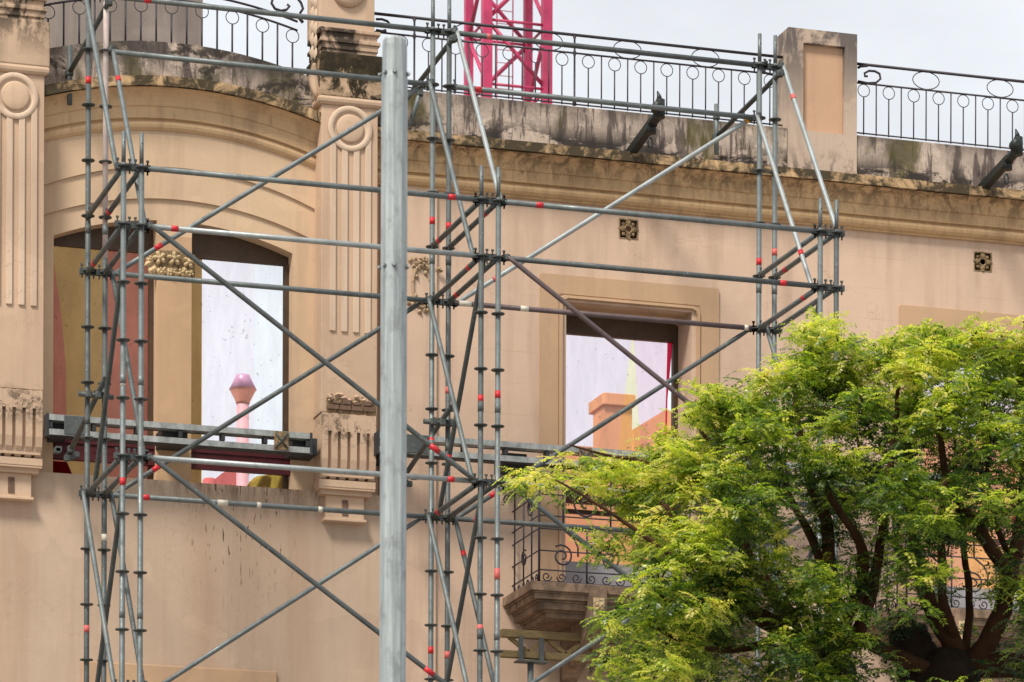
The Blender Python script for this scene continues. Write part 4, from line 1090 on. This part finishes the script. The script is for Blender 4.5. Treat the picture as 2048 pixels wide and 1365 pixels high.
# ------------------------------------------------------------------ street post in front
DPo = 18.0
pb = RZ(787.5, 700, DPo); pt = RZ(788, 78, DPo)
post = thing('steel_post', 'thick galvanised steel post with a rounded top standing in front of everything', 'post', (pb.x, pb.y, 0))
k_ = DPo/F_
h1 = RZ(789, 150, DPo).z
MB().lathe([(27.5*k_, 0), (27.3*k_, h1-.02), (26.6*k_, h1)], (pb.x, pb.y, 0), 'z', 10, False).build('lower_tube', M['post'], post)
MB().lathe([(25.8*k_, h1), (25.6*k_, pt.z-.035), (24.5*k_, pt.z-.012), (21*k_, pt.z)], (pb.x, pb.y, 0), 'z', 10, False).build('upper_tube', M['post'], post)
MB().lathe([(.16, 0), (.16, .02), (.09, .03), (.085, .10)], (pb.x, pb.y, 0), 'z', 16).build('base_flange', M['galv_d'], post)
for zz in (h1-.004, RZ(789, 537, DPo).z):
    for aa in (-131, -88, -20, 60, 120, 190):
        a = R(aa)-TH; n_ = Vector((math.cos(a), math.sin(a), 0)); c = Vector((pb.x, pb.y, zz))+n_*26*k_
        b_ = MB().tube([c, c+n_*.008], .0105, 6).build('bolt', M['galv_d'], post)
        MB().tube([c+n_*.006, c+n_*.016], .006, 8).build('bolt_shank', M['galv_b'], b_)
# ------------------------------------------------------------------ trees
def leafmat():
    m, t, b, P = nodes('feathery_leaf')
    at = t.nodes.new('ShaderNodeAttribute'); at.attribute_name = 'tone'
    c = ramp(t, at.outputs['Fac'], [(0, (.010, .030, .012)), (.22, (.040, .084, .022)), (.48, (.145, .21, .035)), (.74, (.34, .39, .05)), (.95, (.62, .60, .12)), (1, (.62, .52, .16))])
    b.inputs['Roughness'].default_value = .34; b.inputs['Specular IOR Level'].default_value = .6
    t.links.new(c, b.inputs['Base Color'])
    tl = t.nodes.new('ShaderNodeBsdfTranslucent'); t.links.new(mixc(t, 1., c, (1.5, 1.7, .6), 'MULTIPLY'), tl.inputs['Color'])
    s = t.nodes.new('ShaderNodeMixShader'); s.inputs[0].default_value = .5
    o = t.nodes['Material Output']; t.links.new(b.outputs[0], s.inputs[1]); t.links.new(tl.outputs[0], s.inputs[2]); t.links.new(s.outputs[0], o.inputs['Surface'])
    return m
M['leaf'] = leafmat()
rs = np.random.RandomState(4)
def leaf_template():
    """one drooping compound leaf of unit length along +x: many small leaflets along a bending stalk"""
    n = rs.randint(8, 12); V = []; p = np.zeros(3); d = np.array([1., 0, .15]); pts = []; dr0 = rs.uniform(.06, .13)
    for i in range(n+1):
        pts.append(p.copy()); p = p+d/n; d = d+np.array([0, rs.uniform(-.03, .03), -dr0]); d /= np.linalg.norm(d)
    tw = rs.uniform(-.6, .6)
    for i in range(1, n+1):
        ax = pts[i]-pts[i-1]; ax /= np.linalg.norm(ax); t = i/n
        side = np.cross(ax, [0, 0, 1]); side /= np.linalg.norm(side); nr = np.cross(side, ax)
        side = side*math.cos(tw)+nr*math.sin(tw)
        ll = .215*(1-.7*abs(t-.45))*rs.uniform(.8, 1.15); wd = ll*.46
        for s in (-1, 1):
            dr = side*s+ax*.45+np.array([0, 0, -.3])+rs.normal(size=3)*.13; dr /= np.linalg.norm(dr)
            wv = np.cross(dr, nr+rs.normal(size=3)*.35); wv /= np.linalg.norm(wv)
            b0 = pts[i]; V += [b0, b0+dr*ll*.5+wv*wd*.5, b0+dr*ll, b0+dr*ll*.5-wv*wd*.5]
    return np.array(V)
TPL = [leaf_template() for _ in range(24)]
def crown_mesh(clumps, parent, name='crown', leafy=26):
    VV = []; TT_ = []; tw = MB()
    for (c, r, tone, dens) in clumps:
        c = np.array(c); ns = max(3, int(leafy*dens)); ct = rs.normal()*.13
        for s in range(ns):
            d = rs.normal(size=3); d /= np.linalg.norm(d); d[2] *= .8
            p = c+d*r*rs.uniform(.25, 1.0)**.7
            if s % 3 == 0: tw.tube([c+(p-c)*.2, (c+p)/2+np.array([0,0,.02]), p], [.007, .005, .003], 4, caps=False)
            tb = tone+ct+.20*d[2]+rs.normal()*.13  # upper shoots of each clump coloured lighter, top light put into the tone
            for q in range(rs.randint(4, 7)):
                az = rs.uniform(0, 6.283); el = rs.uniform(-.35, .6); L_ = rs.uniform(.13, .21); ca, sa, ce, se = math.cos(az), math.sin(az), math.cos(el), math.sin(el)
                T = TPL[rs.randint(24)]*L_
                x = T[:, 0]*ce-T[:, 2]*se; z = T[:, 0]*se+T[:, 2]*ce; y = T[:, 1]
                v = np.stack([x*ca-y*sa, x*sa+y*ca, z], 1)+p+rs.normal(size=3)*.02
                VV.append(v); tt = tb+rs.normal()*.16+np.repeat(rs.normal(size=len(v)//4)*.10, 4); TT_.append(tt)
    V = np.concatenate(VV); T = np.clip(np.concatenate(TT_), 0, 1); nf = len(V)//4; root = WL[parent.name]
    me = bpy.data.meshes.new(name); me.vertices.add(len(V)); me.vertices.foreach_set('co', (V-np.array(root)).ravel())
    me.loops.add(nf*4); me.loops.foreach_set('vertex_index', np.arange(nf*4)); me.polygons.add(nf)
    me.polygons.foreach_set('loop_start', np.arange(nf)*4); me.polygons.foreach_set('loop_total', np.full(nf, 4))
    a = me.attributes.new('tone', 'FLOAT', 'POINT'); a.data.foreach_set('value', T)
    me.update(calc_edges=True); me.materials.append(M['leaf'])
    o = bpy.data.objects.new(name, me); col.objects.link(o); o.parent = parent; WL[o.name] = root; o['kind'] = 'stuff'
    tw_o = tw.build('twigs', M['bark'], parent); tw_o['kind'] = 'stuff'
    return o
DT = 27.0; kpm = F_/DT
def limb(path, parent, r0, r1, m_='bark2', dep=None, name='limb'):
    n = len(path); pts = []
    for i, (x, y) in enumerate(path):
        dz = (dep[0]+(dep[1]-dep[0])*i/(n-1)) if dep else 0
        pts.append(RZ(x, y, DT+dz))
    # smooth by subdividing once (Catmull-Rom)
    sm = []
    for i in range(n-1):
        p0, p1, p2, p3 = pts[max(i-1, 0)], pts[i], pts[i+1], pts[min(i+2, n-1)]
        for s in (0, .25, .5, .75):
            sm.append(.5*((2*p1)+(p2-p0)*s+(2*p0-5*p1+4*p2-p3)*s*s+(3*p1-p0-3*p2+p3)*s**3)+Vector((rb_.uniform(-1,1), rb_.uniform(-1,1), 0))*.006)
    sm.append(pts[-1]); m = len(sm)
    rr_ = [.88*(r0+(r1-r0)*i/(m-1))*(1+rb_.uniform(-.08, .08)) for i in range(m)]
    return MB().tube(sm, rr_, 12).build(name, M[m_], parent)
tA = RZ(1655, 1450, DT); tB = RZ(1905, 1450, DT+.4)
treeA = thing('tree', 'feathery green street tree whose leaves overlap the left balcony', 'tree', (tA.x, tA.y, .13), 'street trees')
treeB = thing('tree', 'feathery street tree at the right edge with thick forked reddish limbs', 'tree', (tB.x, tB.y, .13), 'street trees')
def trunk(parent, base, path, r):
    pts = [Vector((base.x, base.y, .1)), Vector((base.x+.03, base.y, 2.0)), Vector((base.x-.04, base.y, 4.0))]+[RZ(x, y, DT+dd) for x, y, dd in path]
    rr_ = [r*1.35, r*1.05, r]+[r*f for f in ([.98, .98, .72, .3][:len(path)])]
    MB().tube(pts, rr_, 16).build('trunk', M['bark'], parent)
trunk(treeA, tA, [(1660, 1420, 0), (1658, 1340, 0), (1655, 1295, 0), (1655, 1270, 0)], .185)
trunk(treeB, tB, [(1900, 1420, .4), (1895, 1350, .4), (1910, 1318, .4), (1918, 1298, .4)], .235)
for a_ in (([(1640,1330),(1571,1262),(1511,1228),(1440,1150),(1380,1090),(1330,1010)], .095, .02, (0,-.7)),
           ([(1600,1290),(1557,1201),(1525,1159),(1494,1110),(1470,1030),(1450,930),(1400,860)], .075, .014, (0,.3)),
           ([(1660,1310),(1668,1200),(1659,1124),(1652,1043),(1622,973),(1610,900),(1590,800),(1610,700)], .075, .012, (0,.5)),
           ([(1655,1180),(1627,1082),(1589,1015),(1560,930),(1530,830),(1500,760)], .04, .008, (.1,.9)),
           ([(1670,1290),(1720,1180),(1726,1110),(1705,1061),(1662,997),(1640,930)], .06, .018, (0,-.6)),
           ([(1670,1320),(1712,1272),(1740,1200),(1760,1100),(1775,980),(1790,860),(1800,740)], .065, .012, (.1,-.4)),
           ([(1571,1262),(1520,1290),(1450,1300),(1380,1290),(1300,1250)], .04, .012, (-.1,-.9)),
           ([(1440,1150),(1360,1120),(1270,1060),(1180,1000),(1110,960)], .025, .006, (-.5,-.5)),
           ([(1470,1030),(1400,960),(1310,930),(1210,910),(1140,890)], .025, .006, (.1,.1)),
           ([(1450,930),(1430,860),(1390,800)], .015, .005, (.3,.3))): limb(a_[0], treeA, a_[1], a_[2], dep=a_[3])
limb([(1860,1440),(1840,1340),(1822,1290),(1815,1255)], treeB, .20, .15, 'bark', (.5,.5), 'stub')
for a_ in (([(1925,1330),(1905,1290),(1863,1219),(1845,1160),(1828,1096),(1824,1025),(1815,930),(1830,820),(1850,720)], .085, .014, (.4,.2)),
           ([(1930,1320),(1940,1200),(1932,1130),(1923,1068),(1912,980),(1908,880),(1890,760)], .035, .010, (.4,.9)),
           ([(1935,1340),(1972,1290),(2004,1223),(2024,1131),(2042,1040),(2050,900),(2040,760)], .10, .02, (.4,.0)),
           ([(2120,1330),(2085,1250),(2040,1180),(1995,1115),(1950,1050),(1912,1000),(1885,920),(1880,820)], .085, .018, (.4,-.4)),
           ([(1915,1290),(1888,1208),(1886,1130),(1882,1060),(1890,960)], .045, .02, (.4,-.8)),
           ([(1860,1340),(1782,1307),(1712,1272),(1690,1260)], .06, .05, (.3,.1)),
           ([(1900,1340),(1990,1330),(2120,1330),(2200,1250)], .11, .08, (.4,.4)),
           ([(2024,1131),(1990,1040),(1975,940),(1985,840)], .03, .01, (.2,.6)),
           ([(1845,1160),(1790,1090),(1750,1020),(1720,900),(1700,790)], .03, .008, (.3,1.))): limb(a_[0], treeB, a_[1], a_[2], dep=a_[3])
# crown clumps: (x, y) regions surveyed on the crown, each at its own distance
OUT = [(1030,985),(1040,962),(1105,925),(1120,890),(1160,905),(1210,925),(1280,900),(1345,865),(1365,820),(1425,785),(1470,740),(1560,690),(1600,655),(1650,645),(1690,690),(1740,665),(1790,650),(1880,640),(1960,635),(2048,655),(2200,640),(2200,1450),(1200,1450),(1200,1340),(1195,1270),(1235,1215),(1290,1195),(1215,1150),(1165,1120),(1170,1090),(1240,1070),(1280,1030),(1230,985),(1150,990),(1080,995)]
def inside(x, y, P_l):
    c = False; j = len(P_l)-1
    for i in range(len(P_l)):
        xi, yi = P_l[i]; xj, yj = P_l[j]
        if (yi > y) != (yj > y) and x < (xj-xi)*(y-yi)/(yj-yi)+xi: c = not c
        j = i
    return c
GAPS = [(1440,745,25,20),(1520,715,22,22),(1745,655,32,26),(1990,665,22,18),(1345,880,24,18),(1480,900,22,22),(1250,1130,60,30),(1420,1000,24,20),(1700,790,24,22),(1640,860,20,26),(1830,780,22,20),(1925,830,24,24),(1380,1150,22,26),(1590,1060,45,60),(1855,935,50,35),(1985,1090,60,45),(1940,1140,60,60),(1745,1340,20,50),(2000,1250,60,50),(1800,1180,35,40),(1550,1330,40,25),(2020,700,18,22),(1750,1290,45,30),(1480,1340,30,25)]
clA = []; clB = []
r5 = random.Random(9); tries = 0; placed = []
while tries < 9000 and len(placed) < 520:
    tries += 1
    x = r5.uniform(990, 2200); y = r5.uniform(630, 1450)
    if not inside(x, y, OUT): continue
    if any(((x-g[0])/g[2])**2+((y-g[1])/g[3])**2 < 1 for g in GAPS): continue
    edge = min(math.hypot(x-a, y-b) for a, b in OUT)
    lower = y > 1080 and x > 1450
    if lower and r5.random() < .45: continue
    if any(math.hypot(x-a, y-b) < (24 if not lower else 32) and abs(dd-dd2) < .9 for a, b, dd2 in placed for dd in (0,)): 
        if r5.random() < .7: continue
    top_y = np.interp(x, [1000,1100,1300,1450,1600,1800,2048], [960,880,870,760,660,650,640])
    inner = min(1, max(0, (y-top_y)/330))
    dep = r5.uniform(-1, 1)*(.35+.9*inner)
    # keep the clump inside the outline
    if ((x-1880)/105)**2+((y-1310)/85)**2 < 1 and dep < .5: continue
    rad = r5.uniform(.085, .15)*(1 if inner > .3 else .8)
    tone = .74-.44*inner+(.08 if x < 1420 else 0)+(.10*(-dep) if dep < 0 else -.15*dep)  # crown light painted in: darker inward and at the back, brighter at left
    if x < 1520 and y > 1060: tone += .10  # lower left leaves coloured brighter, as if lit
    p = RZ(x, y, DT+dep)
    placed.append((x, y, dep))
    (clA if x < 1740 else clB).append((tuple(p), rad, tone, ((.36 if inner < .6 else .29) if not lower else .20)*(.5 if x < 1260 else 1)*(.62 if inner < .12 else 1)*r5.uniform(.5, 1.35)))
for x, y in ((1610,1345),(1640,1290),(1680,1350),(1560,1290),(1600,1240),(1655,1230),(1690,1290),(1530,1345),(1480,1180),(1540,1120),(1500,1230),(1440,1200),(1600,1180),(1660,1390),(1580,1390),(1430,1120),(1480,1070)):
    for _ in range(2):
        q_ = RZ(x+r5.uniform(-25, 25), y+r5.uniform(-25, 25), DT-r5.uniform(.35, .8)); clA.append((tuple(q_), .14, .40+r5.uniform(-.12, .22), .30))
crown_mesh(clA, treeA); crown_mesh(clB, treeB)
